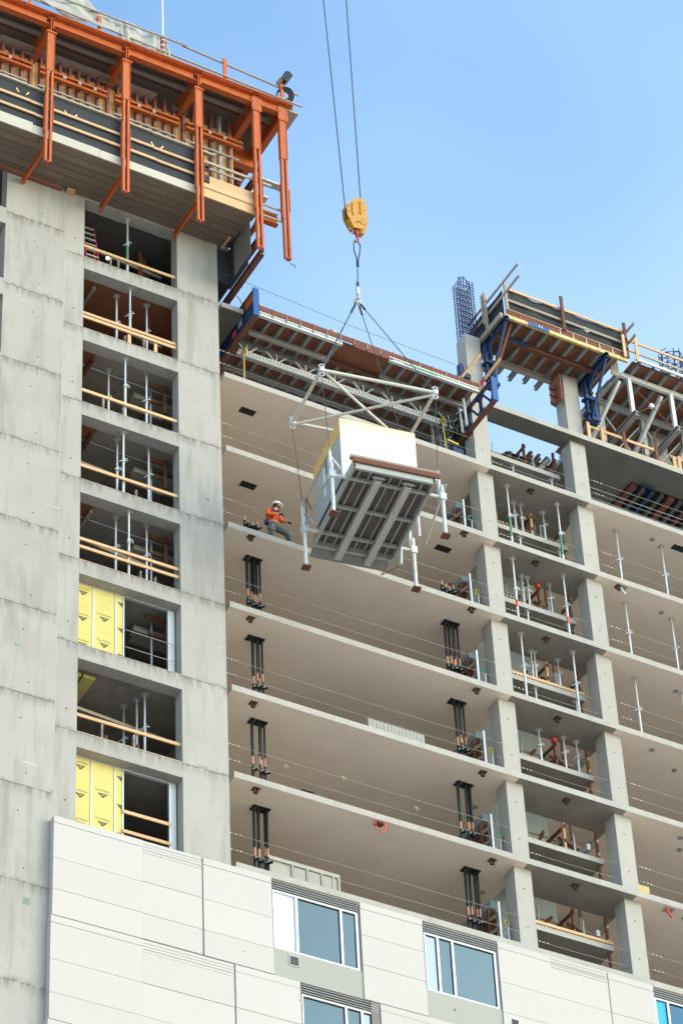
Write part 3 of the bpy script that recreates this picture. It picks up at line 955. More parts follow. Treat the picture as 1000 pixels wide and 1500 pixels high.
# edge form boards with brackets
a = 1.32
q = 0
while a < 9.1:
    y = -.22
    h = .19
    gapz = .16 if 4.15 < a < 5.7 else .02
    b = min(a + .47, 9.12)
    boxpart('edge_board', 'edge_form', tb, a, y, ZD - gapz, b - .035, y + .03, ZD + h)
    part('edge_bracket', 'old_timber' if q % 3 else 'orange', tb, lambda m: [m.box(b - .03, y - .02, ZD - .05, b - .008, y + .05, ZD + h + .02), m.box(b - .05, y - .03, ZD - .07, b + .01, y + .02, ZD - .04)])
    a = b
    q += 1
part('back_board', 'edge_form', tb, lambda m: m.box(4.2, 1.9, ZD + .02, 5.75, 1.93, ZD + .5))
for x, y in ((1.45, -.1), (4.0, -.1), (6.25, .0)):
    part('winch', 'grey_steel', tb, lambda m: [m.box(x - .06, y, ZD + .26, x + .06, y + .12, ZD + .4), m.tube((x - .1, y + .06, ZD + .42), (x + .1, y + .06, ZD + .42), .05, 8)])


def end_truss(X, y0, y1, z0, z1, label_parent):
    t = part('end_truss', 'rust', label_parent, lambda m: [m.bar((X, y0, z0), (X, y1, z0), .14, .09), m.bar((X, y0 + .05, z1), (X, y1, z1), .12, .07)])
    if X < 5:
        boxpart('web_plate', 'blue', t, X - .012, y0 + .02, z0 + .05, X + .012, y1 - .1, z1 - .05)
    boxpart('end_plate', 'bright_blue', t, X - .1, y0 - .05, z0 - .02, X + .1, y0 - .01, z1 + .03)
    def gusset(m):
        n = 3
        L = (y1 - y0) / n
        for i in range(n):
            ya = y0 + i * L
            m.prism([(ya, z0 + .05), (ya + .16, z0 + .05), (ya + .16, z1 - .04), (ya, z1 - .04)], 'x', X - .02, X + .02)
            m.prism([(ya + .16, z0 + .05), (ya + .34, z0 + .05), (ya + .16, z0 + .32)], 'x', X - .02, X + .02)
            m.prism([(ya + .16, z1 - .3), (ya + .36, z1 - .04), (ya + .16, z1 - .04)], 'x', X - .02, X + .02)
            m.prism([(ya + L - .2, z0 + .05), (ya + L, z0 + .05), (ya + L, z0 + .32)], 'x', X - .02, X + .02)
            m.prism([(ya + L - .2, z1 - .04), (ya + L, z1 - .3), (ya + L, z1 - .04)], 'x', X - .02, X + .02)
            m.bar((X, ya + .2, z0 + .1), (X, ya + L - .05, z1 - .1), .05, .07)
    part('gusset', 'blue', t, gusset)
    return t


boxpart('dark_backdrop', 'dark', tb, 9.40, 1.05, 71.21, 9.44, 4.2, 73.95)  # added dark backdrop that shuts out the sky left of the column
boxpart('deck_sheet', 'deck_ply', tb, 9.05, .95, ZD, 9.40, 4.2, ZD + .02)
et = end_truss(1.02, -.5, 2.4, 73.35, 74.45, tb)
boxpart('rubbing_plate', 'orange', et, .985, -.4, 74.05, 1.0, .1, 74.38)
boxpart('rubbing_plate', 'graffiti', et, .985, .35, 73.7, .998, .6, 74.2)
boxpart('rubbing_plate', 'red_tape', et, .985, .75, 73.6, .998, .95, 73.85)
end_truss(9.04, -1.1, 1.1, 72.67, 73.6, tb)
for y in (.2, .55):
    part('lifting_tube', 'alu_light', tb, lambda m: m.tube((8.75 + y * .15, y, 72.6), (8.7 + y * .15, y, 73.7), .045, 8))
# clutter of ratchets and hoses by the column, brackets on the column
clutter = thing('strapping_gear', 'blue winch and hoses heaped beside the column under the form table', 'gear', (8.6, .8, 71.2))
rc = random.Random(5)
boxpart('winch_body', 'blue', clutter, 8.42, .55, 71.5, 8.8, .85, 71.85)
boxpart('winch_drum', 'red', clutter, 8.46, .6, 71.22, 8.75, .8, 71.5)
part('hose', 'black', clutter, lambda m: [m.path([(8.3 + .2 * i + .1 * math.sin(t * 2 + i), .9, 71.3 + .28 * t) for t in range(8)], .035, 6) for i in range(4)])
part('steel_leg', 'joist', clutter, lambda m: [m.bar((8.2 + .28 * i, 1.3, 71.2), (8.2 + .28 * i, 1.3, 73.6), .08, .08) for i in range(3)])
part('strap', 'rope_yellow', clutter, lambda m: [m.bar((8.2, .5, 72.0), (8.6, .5, 71.95), .03, .07), m.bar((8.45, .48, 71.3), (8.9, .48, 71.42), .02, .05)])
for n_, (x, z0_, z1_, lb) in enumerate(((1.36, 71.25, 73.3, 'yellow lashing strap from the truss to the slab edge near the tower'),
                                        (8.36, 71.25, 73.3, 'yellow lashing strap knotted to the truss near the column'))):
    sp = thing('lashing_strap', lb, 'strap', (x, .2, z0_), 'yellow lashing straps on the form table')
    part('strap', 'rope_yellow', sp, lambda m: m.bar((x - .42, .2, z0_ - .02), (x, .93, z1_ + .05), .04, .03))
    part('knot', 'rope_yellow', sp, lambda m: [m.torus((x - .02 * i, .9 - .03 * i, z1_ - .08 * i), .07, .02, (1, .3, .2 * i), 10, 5) for i in range(4)])

# ================================================================== TABLE ABOVE THE STAIR (highest level)
st = thing('stair_form_table', 'raised form table with black wind sheet and timber rails above the stair strip', 'formwork', (12, 0, 77))
ZS = 77.0
for i in range(4):
    a = 9.85 + i * 1.1
    for jy in range(2):
        boxpart('deck_sheet', 'deck_ply', st, a, -.85 + jy * 1.05, ZS, a + 1.09, -.85 + jy * 1.05 + 1.04, ZS + .02)
for i in range(9):
    x = 9.98 + i * .5
    e = 1.45 if i < 6 else 1.15
    part('joist', 'joist', st, lambda m: m.ibeam((x, -.82, ZS - .085), (x, e + .1 * (i % 2), ZS - .085), .12, .165, .022))
w = part('edge_waler', 'gold_beam', st, lambda m: m.bar((9.85, -.9, ZS - .08), (14.5, -.9, ZS - .08), .09, .15))
part('waler_splice', 'bright_blue', st, lambda m: [m.box(10.72, -.965, ZS - .165, 11.5, -.945, ZS + .005)])
part('bolt', 'white_steel', st, lambda m: [m.tube((11.1 + .1 * (q % 2), -.99, ZS - .05 - .06 * (q // 2)), (11.1 + .1 * (q % 2), -.95, ZS - .05 - .06 * (q // 2)), .025, 6) for q in range(4)])
for y, z in ((-.15, 76.74), (.85, 76.74)):
    part('stringer', 'rust' if y < 0 else 'old_timber', st, lambda m: m.ibeam((9.8, y, z), (13.8 if y < 0 else 12.6, y, z), .14, .2, .03))
part('stringer', 'blue', st, lambda m: m.bar((10.35, -.24, 76.74), (11.15, -.24, 76.74), .02, .17))
a = 9.95
for q in range(9):
    b = a + .5
    boxpart('edge_board', 'edge_form', st, a, -.93, ZS + .03, b - .03, -.90, ZS + .22)
    part('edge_bracket', 'orange' if q < 3 else 'alu_light', st, lambda m: [m.box(b - .028, -.95, ZS + .0, b - .01, -.90, ZS + .24), m.box(b - .05, -.97, ZS - .0, b + .015, -.93, ZS + .02)])
    a = b
boxpart('edge_cap', 'timber', st, 9.95, -.96, ZS + .225, 14.5, -.9, ZS + .25)
# side edge beam
part('side_beam', 'old_timber', st, lambda m: m.bar((9.78, -.85, ZS - .03), (9.78, 1.2, ZS - .03), .1, .22))
# guard rails: posts, long rails, protruding side rails, black sheets behind
for x, y, z0, z1, m_ in ((10.0, -.9, 76.95, 78.45, 'old_timber'), (12.1, -.98, 77.2, 78.75, 'rust'), (14.5, -.98, 77.0, 78.6, 'rust'), (9.74, -.05, 77.0, 78.7, 'old_timber'), (9.70, 0.02, 77.3, 78.6, 'old_timber')):
    boxpart('guard_post', m_, st, x - .05, y - .02, z0, x + .05, y + .04, z1)
boxpart('guard_rail', 'timber', st, 10.05, -.90, 78.22, 14.6, -.86, 78.32)
boxpart('guard_rail', 'old_timber', st, 10.05, -.90, 77.70, 14.6, -.86, 77.80)
for z in (78.30, 77.76):
    boxpart('guard_rail', 'old_timber', st, 9.83, -1.95, z, 9.87, 1.2, z + .1)
    boxpart('guard_rail', 'old_timber', st, 14.62, -1.35, z - .02, 14.66, .6, z + .08)


def net1(u, v):
    return (10.0 + 4.5 * u, -.82 + .02 * math.sin(14 * u + 4 * v) + .02 * math.sin(31 * u - 6 * v), 77.22 + 1.05 * v + .01 * math.sin(40 * u))


def net2(u, v):
    return (9.92 + .02 * math.sin(8 * u), -.8 + 2.1 * u, 77.05 + (1.18 - .02 * u) * v)


for fn, nx in ((net1, 40), (net2, 16)):
    mb = MB()
    mb._add([fn(i / nx, j / 8) for j in range(9) for i in range(nx + 1)],
            [(j * (nx + 1) + i, j * (nx + 1) + i + 1, (j + 1) * (nx + 1) + i + 1, (j + 1) * (nx + 1) + i) for j in range(8) for i in range(nx)], True)
    o = build(mb, 'wind_sheet', 'net', st)
    o.modifiers.new('thickness', 'SOLIDIFY').thickness = .01
part('torn_patch', 'white_steel', st, lambda m: m.torus((13.05, -.86, 77.75), .09, .025, (0, 1, 0), 10, 5, a1=4.5))


def bracket(name, label, X, zb, flip):
    t = thing(name, label, 'bracket', (X, .2, zb), 'blue shoring brackets')
    part('top_chord', 'blue', t, lambda m: m.channel((X, -1.05, 76.72), (X, .95, 76.72), .12, .2, .02))
    part('post', 'blue', t, lambda m: [m.channel((X + s * .1, .25, zb), (X + s * .1, .25, 76.6), .06, .16, .015) for s in (-1, 1)])
    part('diagonal', 'blue', t, lambda m: m.bar((X, -.95, 76.62), (X, .2, zb + .15), .07, .07))
    part('screw_jack', 'bright_blue', t, lambda m: [m.tube((X + .14, .12, zb - .1), (X + .14, .12, zb + .75), .06, 10), m.tube((X + .14, .12, zb + .75), (X + .14, .12, zb + 1.05), .03, 8)])
    part('jack_head', 'white_steel', t, lambda m: [m.box(X + .04, .04, zb + 1.05, X + .24, .2, zb + 1.12), m.tube((X + .14, .12, zb + 1.12), (X + .14, .12, zb + 1.32), .045, 8)])
    part('collar', 'blue', t, lambda m: [m.box(X - .2, .1, zb + .3, X + .2, .38, zb + .42), m.box(X - .2, .1, zb + .95, X + .25, .38, zb + 1.05), m.box(X - .1, .0, zb - .05, X + .2, .38, zb + .06)])
    part('gusset', 'blue', t, lambda m: [m.prism([(.25, 76.6), (-.25, 76.6), (.25, 76.1)], 'x', X - .02, X + .02), m.prism([(.25, zb + .3), (0, zb + .5), (.25, zb + .9)], 'x', X - .02, X + .02)])
    return t


bracket('shoring_bracket', 'blue bracket with screw jack on the column that carries the rebar cage', 9.86, 74.75, 1)
bracket('shoring_bracket', 'blue bracket with long diagonal below the right end of the black sheet', 13.62, 74.75, 1)
part_t = thing('timber_prop', 'thin weathered timber leaning under the left end of the raised table', 'timber', (10.2, -.6, 75.4))
part('batten', 'rust', part_t, lambda m: m.bar((10.2, -.75, 76.9), (10.05, .25, 75.35), .09, .05))
tp_ = thing('timber_strut', 'timber strut with red painted end leaning on the column by the blue bracket', 'timber', (9.4, .1, 74.6))
part('batten', 'timber', tp_, lambda m: m.bar((9.75, -.6, 75.25), (9.55, .1, 74.85), .08, .06))
part('painted_end', 'red', tp_, lambda m: m.bar((9.55, .1, 74.85), (9.42, .38, 74.62), .09, .07))
tp2 = thing('timber_strut', 'bare timber strut leaning against the column beside the rebar cage', 'timber', (9.0, .3, 75.0))
part('batten', 'timber', tp2, lambda m: m.bar((9.2, -.3, 75.45), (8.7, .3, 74.6), .08, .05))
part('shoe', 'blue', tp2, lambda m: [m.box(8.72, .2, 74.75, 9.1, .5, 74.95), m.box(8.72, .2, 74.95, 8.86, .4, 75.3)])

# column form flap hanging by the second column
cf = thing('column_form', 'brown plywood column form clamped to the left of the second stub column', 'formwork', (12.6, .7, 75.8))
boxpart('sheet', 'deck_ply', cf, 12.60, .3, 75.45, 12.64, .75, 76.6)
boxpart('sheet', 'stud', cf, 12.42, .62, 75.4, 12.6, .68, 76.3)
for z in (75.42, 75.75, 76.05):
    part('waler', 'rust', cf, lambda m: m.box(12.36, .55, z, 12.6, .63, z + .08))

# ================================================================== TABLES ON THE RIGHT
rt = thing('truss_table', 'aluminium truss table with plywood deck and timber rails on the upper right', 'formwork', (16, .5, 75))
ZR = 77.05
for i in range(4):
    a = 14.75 + i * 1.3
    boxpart('deck_sheet', 'deck_ply', rt, a, -.85, ZR, a + 1.29, 1.2, ZR + .02)
    boxpart('deck_sheet', 'deck_ply', rt, a, 1.21, ZR, a + 1.29, 4, ZR + .02)
for i in range(9):
    x = 14.95 + i * .55
    part('joist', 'joist', rt, lambda m: m.ibeam((x, -.9, ZR - .085), (x, 4, ZR - .085), .11, .165, .022))
    part('joist_hook', 'dark', rt, lambda m: m.box(x - .05, -.94, ZR - .16, x + .06, -.9, ZR - .02))
part('stringer', 'alu_light', rt, lambda m: m.bar((14.75, -.98, ZR + .02), (20, -.98, ZR + .02), .06, .10))
part('stringer', 'alu_light', rt, lambda m: m.ibeam((14.55, -.36, ZR - .26), (20, -.36, ZR - .26), .12, .16, .03))
part('stringer', 'alu', rt, lambda m: m.ibeam((14.6, 1.0, ZR - .28), (20, 1.0, ZR - .28), .14, .2, .03))
part('side_stringer', 'alu', rt, lambda m: [m.ibeam((14.45 - .1 * i, -.35 + .3 * i, ZR - .3 - .1 * i), (14.45 - .1 * i, 3, ZR - .3 - .1 * i), .12, .18, .02) for i in range(3)])
for x in (14.87, 16.5, 18.1):
    part('leg', 'alu_light', rt, lambda m: m.ibeam((x, -.36, 75.15), (x, -.36, ZR - .34), .13, .10, .02, up=(0, 1, 0)))
    part('foot_beam', 'joist', rt, lambda m: m.ibeam((x, -.55, 75.05), (x, 1.2, 75.05), .18, .2, .03))
    part('inner_leg', 'alu', rt, lambda m: m.ibeam((x - .2, 1.1, 73.98), (x - .2, 1.1, ZR - .38), .16, .14, .02, up=(0, 1, 0)))
    part('diagonal', 'alu', rt, lambda m: m.bar((x - .35, -.3, ZR - .5), (x - .75, 1.0, 74.9), .12, .12))
for a in (14.87, 16.5):
    part('cross_brace', 'rust', rt, lambda m: [m.bar((a + .05, -.32, 76.6), (a + 1.6, -.32, 75.2), .02, .02), m.bar((a + .05, -.30, 75.2), (a + 1.6, -.30, 76.6), .02, .02)])
    part('brace_hub', 'white_steel', rt, lambda m: m.tube((a + .82, -.36, 75.9), (a + .82, -.26, 75.9), .09, 8))
    part('cross_brace', 'alu', rt, lambda m: [m.bar((a - .15, 1.12, 76.5), (a + 1.4, 1.12, 74.3), .04, .04), m.bar((a - .15, 1.14, 74.3), (a + 1.4, 1.14, 76.5), .04, .04)])
for x, z1 in ((14.85, 78.15), (14.36, 77.95), (17.4, 78.2)):
    boxpart('guard_post', 'timber', rt, x - .05, -1.04, 76.95, x + .05, -1.0, z1)
boxpart('guard_rail', 'timber', rt, 14.4, -1.0, 77.78, 20, -.96, 77.88)
boxpart('guard_rail', 'old_timber', rt, 14.4, -1.0, 77.32, 20, -.96, 77.40)
boxpart('end_board', 'old_timber', rt, 14.15, -.45, 76.6, 14.45, -.41, 77.45)
# guard rail along the slab edge
gr = thing('timber_guardrail', 'timber guard rail along the highest slab edge on the right', 'guardrail', (15, .25, 74))
for x, h in ((13.45, .72), (13.98, .72), (16.72, .55), (16.92, .62), (18.5, .7)):
    boxpart('post', 'timber', gr, x - .06, .2, 73.98, x + .06, .24, 73.98 + h)
for x, h in ((14.83, .9), (16.05, 1.35)):
    boxpart('post', 'rust', gr, x - .05, .2, 73.98, x + .05, .24, 73.98 + h)
for i, (a, b) in enumerate(((13.45, 14.9), (14.95, 16.1), (16.6, 20))):
    boxpart('rail', 'timber', gr, a, .24, 74.52 - .02 * i, b, .28, 74.62 - .02 * i)
for i, (a, b) in enumerate(((13.45, 15.0), (15.02, 16.4), (16.42, 20))):
    boxpart('toe_rail', 'timber', gr, a, .18, 73.985, b, .30, 74.03 + .02 * (i % 2))
# joists and beams of the deep form behind the right slab, below the sky, coloured dark to stand for shade
dt = thing('deep_form_table', 'dark red and grey beams of the form behind the highest slab on the right', 'formwork', (17, 3, 73.8))
for i in range(12):
    x = 15.75 + i * .36
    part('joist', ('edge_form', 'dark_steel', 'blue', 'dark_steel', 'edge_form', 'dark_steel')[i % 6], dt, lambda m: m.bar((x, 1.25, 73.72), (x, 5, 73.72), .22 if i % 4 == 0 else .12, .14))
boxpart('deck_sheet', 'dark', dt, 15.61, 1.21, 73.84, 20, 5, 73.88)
boxpart('slot', 'blue', dt, 15.9, 1.05, 73.66, 16.4, 1.12, 73.7)
# table edge glimpsed between the stub columns
bt = thing('far_form_table', 'grey joists of a farther form table glimpsed between the two columns', 'formwork', (11.8, 2, 73))
for i in range(6):
    x = 11.3 + i * .3
    part('joist', 'joist', bt, lambda m: m.ibeam((x, 1.6 - .3 * (i > 1), 73.6), (x, 4.5, 73.6), .12, .2, .02))
boxpart('deck_sheet', 'dark', bt, 11.2, 1.7, 73.72, 13.0, 4.5, 73.75)
boxpart('edge_board', 'edge_form', bt, 9.75, 1.5, 72.5, 11.2, 1.54, 72.75)
part('brace', 'rust', bt, lambda m: [m.bar((11.9, 1.3, 73.6), (10.9, 2.3, 72.3), .07, .06), m.bar((12.6, 1.1, 72.9), (11.9, 2.0, 72.2), .08, .07)])
part('slant_beam', 'alu', bt, lambda m: m.bar((12.5, 1.2, 73.5), (11.3, 2.6, 72.0), .14, .1))

# ================================================================== REBAR CAGES
def rebar_cage(label, x0, y0, z0, z1, w, d):
    t = thing('rebar_cage', label, 'rebar', (x0 + w / 2, y0 + d / 2, z0), 'rebar cages on the stub columns')
    pos = [(x0 + w * i / 4, y) for i in range(5) for y in (y0, y0 + d)] + [(x, y0 + d * i / 3) for i in (1, 2) for x in (x0, x0 + w)]
    rr = random.Random(2)
    for i, (x, y) in enumerate(pos):
        part('bar', 'rebar', t, lambda m: m.tube((x, y, z0 - .1), (x, y, z1 + rr.uniform(-.1, .0)), .014, 6))
    z = z0 + .04
    q = 0
    while z < z1 - .02:
        e = .03
        a, b, c, d2 = x0 - e, x0 + w + e, y0 - e, y0 + d + e
        part('tie', 'rebar', t, lambda m: m.path([(a, c, z), (b, c, z + .02), (b, d2, z), (a, d2, z - .02), (a, c, z)], .010, 5))
        xm, ym = x0 + w * .5, y0 + d * .5
        if q % 2 == 0:
            part('cross_tie', 'rebar', t, lambda m: [m.path([(xm - .1, c, z + .02), (xm - .1, d2, z + .02)], .011, 5), m.path([(a, ym, z + .02), (b, ym, z + .02)], .011, 5),
                                                     m.path([(xm + .1, c, z - .02), (xm + .1, d2, z - .02)], .011, 5)])
        z += .125
        q += 1
    part('hook_bar', 'rebar', t, lambda m: [m.path([(x0 + .1, y0, z1 - .15), (x0 + .12, y0, z1 + .12), (x0 + .3, y0 + .1, z1 + .14), (x0 + w, y0 + .2, z1 + .02), (x0 + w, y0 + .2, z1 - .2)], .014, 6),
                                            m.path([(x0, y0 + .1, z1 - .1), (x0, y0 + .1, z1 + .1), (x0 + .16, y0 + .2, z1 + .1)], .014, 6),
                                            m.path([(x0 - .02, y0 - .02, z1 - .2), (x0 - .02, y0 - .02, z1 + .0), (x0 + .15, y0 - .02, z1 - .0)], .014, 6)])
    return t


rebar_cage('tall square cage of dark rebar on the stub column left of the black sheet', 9.19, .45, 77.0, 79.62, .46, .43)
rc2 = thing('rebar_cage', 'round spiral cage of blue black rebar at the right edge behind the rails', 'rebar', (18.4, 1.9, 77), 'rebar cages on the stub columns')
cx, cy = 18.42, 1.75
for i in range(10):
    an = i * math.pi / 5
    part('bar', 'rebar', rc2, lambda m: m.tube((cx + .38 * math.cos(an), cy + .38 * math.sin(an), 77), (cx + .38 * math.cos(an), cy + .38 * math.sin(an), 81.1 + .1 * (i % 3)), .018, 6))
pts = [(cx + .41 * math.cos(t * .55), cy + .41 * math.sin(t * .55), 77.2 + t * .018) for t in range(225)]
part('spiral', 'rebar', rc2, lambda m: m.path(pts, .014, 5))
part('hoop', 'rebar', rc2, lambda m: [m.torus((cx + .3 * math.cos(i * 1.2), cy + .3 * math.sin(i * 1.2), 81.0), .17, .016, (math.sin(i * 1.2), math.cos(i), .1), 10, 5) for i in range(5)])

# ================================================================== SUSPENDED LOADING PLATFORM
LR = R(-9.5)
lp = thing('loading_platform', 'white railed steel loading platform hanging level from four wires', 'platform', (1.68, -4.57, 64.0), None, LR)
W, D = 2.45, 3.5


def lpart(name, m, fn, parent=None):
    return part(name, m, parent or lp, fn, local=True)


for i in range(4):
    for j in range(3):
        lpart('deck_sheet', 'deck_under', lambda m: m.box(W * i / 4 + .003, D * j / 3 + .003, .20, W * (i + 1) / 4 - .003, D * (j + 1) / 3 - .003, .225))
for x in (.04, W - .04):
    lpart('edge_channel', 'grey_steel', lambda m: m.channel((x, 0, .1), (x, D, .1), .08, .2, .012, side=1 if x > 1 else -1))
for y in (.05, D - .05):
    lpart('edge_channel', 'grey_steel', lambda m: m.channel((.08, y, .1), (W - .08, y, .1), .08, .2, .012))
for i in range(1, 8):
    x = W * i / 8
    if i in (3, 6):
        continue
    lpart('joist', 'grey_steel', lambda m: m.bar((x, .1, .165), (x, D - .1, .165), .04, .07))
for y in (.55, 1.75, 2.92):
    lpart('cross_tube', 'grey_steel', lambda m: m.bar((.08, y, .09), (W - .08, y, .09), .09, .09))
for x in (.83, 1.72):
    b = lpart('runner_beam', 'pale_steel', lambda m: m.channel((x, .28, -.03), (x, D + .22, -.03), .2, .16, .012))
    lpart('runner_beam', 'pale_steel', lambda m: m.box(x - .1, .28, -.118, x + .1, D + .22, -.111))
    lpart('bracket', 'grey_steel', lambda m: [m.box(x - .15, .2, -.03, x + .15, .26, .03), m.tube((x - .19, .24, -.01), (x + .19, .24, -.01), .025, 8)], b)
lpart('front_nosing', 'rust', lambda m: m.box(-.02, -.06, .19, W + .12, -.005, .36))
lpart('front_curb', 'old_timber', lambda m: m.box(-.05, -.02, .365, W + .15, .12, .47))
lpart('landing_flap', 'joist', lambda m: m.prism([(D - .01, .16), (D + .42, -.02), (D + .42, -.0), (D - .01, .19)], 'x', .05, W - .1))
lpart('floor_sheet', 'deck_under', lambda m: m.box(.0, .0, .23, W, D, .25))
# outriggers, legs, posts and side rails
for sx, xo in ((-1, -.42), (1, W + .42)):
    xe = 0 if sx < 0 else W
    for y in (.58, 2.95):
        lpart('outrigger', 'white_steel', lambda m: m.tube((xe, y, .1), (xo + sx * .04, y, .1), .05, 10))
        lg = lpart('leg', 'white_steel', lambda m: [m.tube((xo, y, -1.32), (xo, y, .55), .055, 10), m.tube((xo, y, -.75), (xo, y, -.70), .062, 10)])
        lpart('foot_plate', 'rust', lambda m: m.box(xo - .12, y - .12, -1.36, xo + .12, y + .12, -1.32), lg)
        lpart('collar', 'white_steel', lambda m: m.box(xo - .09, y - .09, -.02, xo + .09, y + .09, .22), lg)
        ps = lpart('rail_post', 'white_steel', lambda m: m.tube((xo - sx * .02, y + .14, .05), (xo - sx * .02, y + .14, 1.12), .05, 10))
        lpart('shackle', 'white_steel', lambda m: m.torus((xo - sx * .02, y + .14, 1.2), .05, .018, (1, 0, 0), 10, 5), ps)
        lpart('gusset_brace', 'white_steel', lambda m: m.path([(xo - sx * .02, y + .14, .95), (xo - sx * .38, y + .2, .55)], .035, 8), ps)
    if sx < 0:
        for z, r in ((1.08, .022), (.22, .03)):
            lpart('side_rail', 'grey_steel', lambda m: m.tube((xo, .72, z), (xo, 3.1, z), r, 8))
        lpart('side_rail', 'rope_dark', lambda m: [m.tube((xo, 2.7, 1.06), (xo, 2.3, .24), .018, 6), m.tube((xo, 2.7, 1.06), (xo, 2.75, .24), .014, 6), m.tube((xo, 1.0, 1.06), (xo, 1.0, .5), .02, 6)])
        lpart('side_post', 'white_steel', lambda m: m.tube((xo + .15, 1.55, .15), (xo + .15, 1.55, 1.2), .045, 10))
    else:
        lpart('side_rail', 'grey_steel', lambda m: m.tube((xo + .1, .5, .55), (xo + .05, 2.2, -.3), .035, 8))
        lpart('side_post', 'white_steel', lambda m: m.tube((xo - .3, 1.75, -.45), (xo - .3, 1.75, .3), .05, 10))
        lpart('drop_strut', 'white_steel', lambda m: m.path([(xo - .38, 2.9, .35), (xo - .5, 2.75, -.7)], .045, 8))
        lpart('control_line', 'rust', lambda m: m.path([(xo - .5, 2.8, -.72), (xo - .9, 3.3, -.75), (W - .1, 3.5, -.02)], .012, 5))

bx = thing('wrapped_crate', 'big white wrapped crate with golden board edge riding on the hanging platform', 'crate', (1.68, -4.57, 64.0), None, LR)
B = (-.06, .70, .25, 2.22, 2.95, 2.48)
for i, (za, zb) in enumerate(((B[2], 1.0), (1.006, 1.75), (1.756, 2.26))):
    lpart('front_panel', 'wrap', lambda m: m.box(B[0], B[1], za, B[3], B[1] + .03, zb), bx)
lpart('front_panel', 'lit_tan_band', lambda m: m.box(B[0], B[1], 2.266, B[3], B[1] + .03, B[5]), bx)
lpart('side_panel', 'wrap_side', lambda m: m.box(B[0], B[1] + .031, B[2], B[0] + .03, B[4], 1.9), bx)
lpart('side_panel', 'tan', lambda m: m.box(B[0] - .01, B[1] + .031, 1.904, B[0] + .03, B[4], B[5]), bx)
lpart('side_panel', 'wrap_side', lambda m: m.box(B[3] - .03, B[1] + .031, B[2], B[3], B[4], B[5]), bx)
lpart('back_panel', 'wrap', lambda m: m.box(B[0] + .031, B[4] - .03, B[2], B[3] - .031, B[4], B[5]), bx)
lpart('top_panel', 'tan', lambda m: m.box(B[0], B[1], B[5] + .001, B[3], B[4], B[5] + .03), bx)
lpart('strap', 'grey_stud', lambda m: [m.box(B[0] + .02, B[1] - .004, .85, B[0] + .5, B[1] - .001, .87), m.box(B[0] + .05, B[1] - .004, 1.5, B[0] + .16, B[1] - .001, 1.515)], bx)

# spreader frame
FZ = 67.72
P1, P2, P3, P4 = (1.0, -4.27, FZ), (4.37, -4.9, FZ), (1.28, -1.98, FZ), (4.66, -2.62, FZ)
sf_ = thing('spreader_frame', 'cream rectangular tube spreader frame with crossed diagonals under the hook', 'lifting frame', (2.83, -3.44, FZ))
for a, b in ((P1, P2), (P3, P4), (P1, P3), (P2, P4)):
    part('side_tube', 'cream_tube', sf_, lambda m: m.tube(a, b, .05, 10))
part('diagonal_tube', 'cream_tube', sf_, lambda m: m.tube(P1, P4, .042, 10))
part('diagonal_tube', 'cream_tube', sf_, lambda m: m.tube((P2[0], P2[1], FZ - .08), (P3[0], P3[1], FZ - .08), .042, 10))
for p in (P1, P2, P3, P4):
    cn = part('corner_plate', 'white_steel', sf_, lambda m: [m.box(p[0] - .065, p[1] - .065, FZ - .075, p[0] + .065, p[1] + .065, FZ + .075)])
    part('shackle', 'galv', cn, lambda m: [m.torus((p[0], p[1], FZ + .16), .07, .022, (.5, 1, 0), 10, 5), m.torus((p[0], p[1], FZ - .17), .07, .022, (.5, 1, 0), 10, 5)])
AP = (2.86, -3.42, 72.15)
WN = {P1: 'front left', P2: 'front right', P3: 'rear left', P4: 'rear right'}
sl_ = thing('wire_sling', 'four leg wire rope sling spreading from the ring down to the tube frame', 'sling', (AP[0], AP[1], 72.1))
for p in (P1, P2, P3, P4):
    d = (Vector(AP) - Vector(p)).normalized()
    part('sling_leg', 'rope_dark', sl_, lambda m: m.tube(Vector(p) + d * .2, Vector(AP) - d * .2, .014, 6))
    part('ferrule', 'rope_dark', sl_, lambda m: [m.tube(Vector(AP) - d * .2, Vector(AP) - d * .5, .035, 6), m.tube(Vector(p) + d * .15, Vector(p) + d * .4, .035, 6)])
part('ring', 'galv', sl_, lambda m: m.torus((AP[0], AP[1], AP[2] + .02), .1, .025, (.4, 1, 0), 14, 6))
part('shackle', 'galv', sl_, lambda m: [m.torus((AP[0] + dx, AP[1], AP[2] - .12), .06, .022, (1, .3, 0), 10, 5) for dx in (-.07, .07)])
lm_ = Matrix.Translation((1.68, -4.57, 64.0)) @ Matrix.Rotation(LR, 4, 'Z')
ENDS = {P1: (-.40, .72), P2: (W + .40, .72), P3: (-.40, 3.09), P4: (W + .40, 3.09)}
for p in (P1, P2, P3, P4):
    q = lm_ @ Vector((ENDS[p][0], ENDS[p][1], 1.25))
    solo('hanger_wire', 'rope_dark', 'thin hanger wire from the %s corner of the tube frame to the platform post' % WN[p], 'wire',
         lambda m: m.tube((p[0], p[1], FZ - .22), q, .011, 6), p, 'hanger wires of the platform')

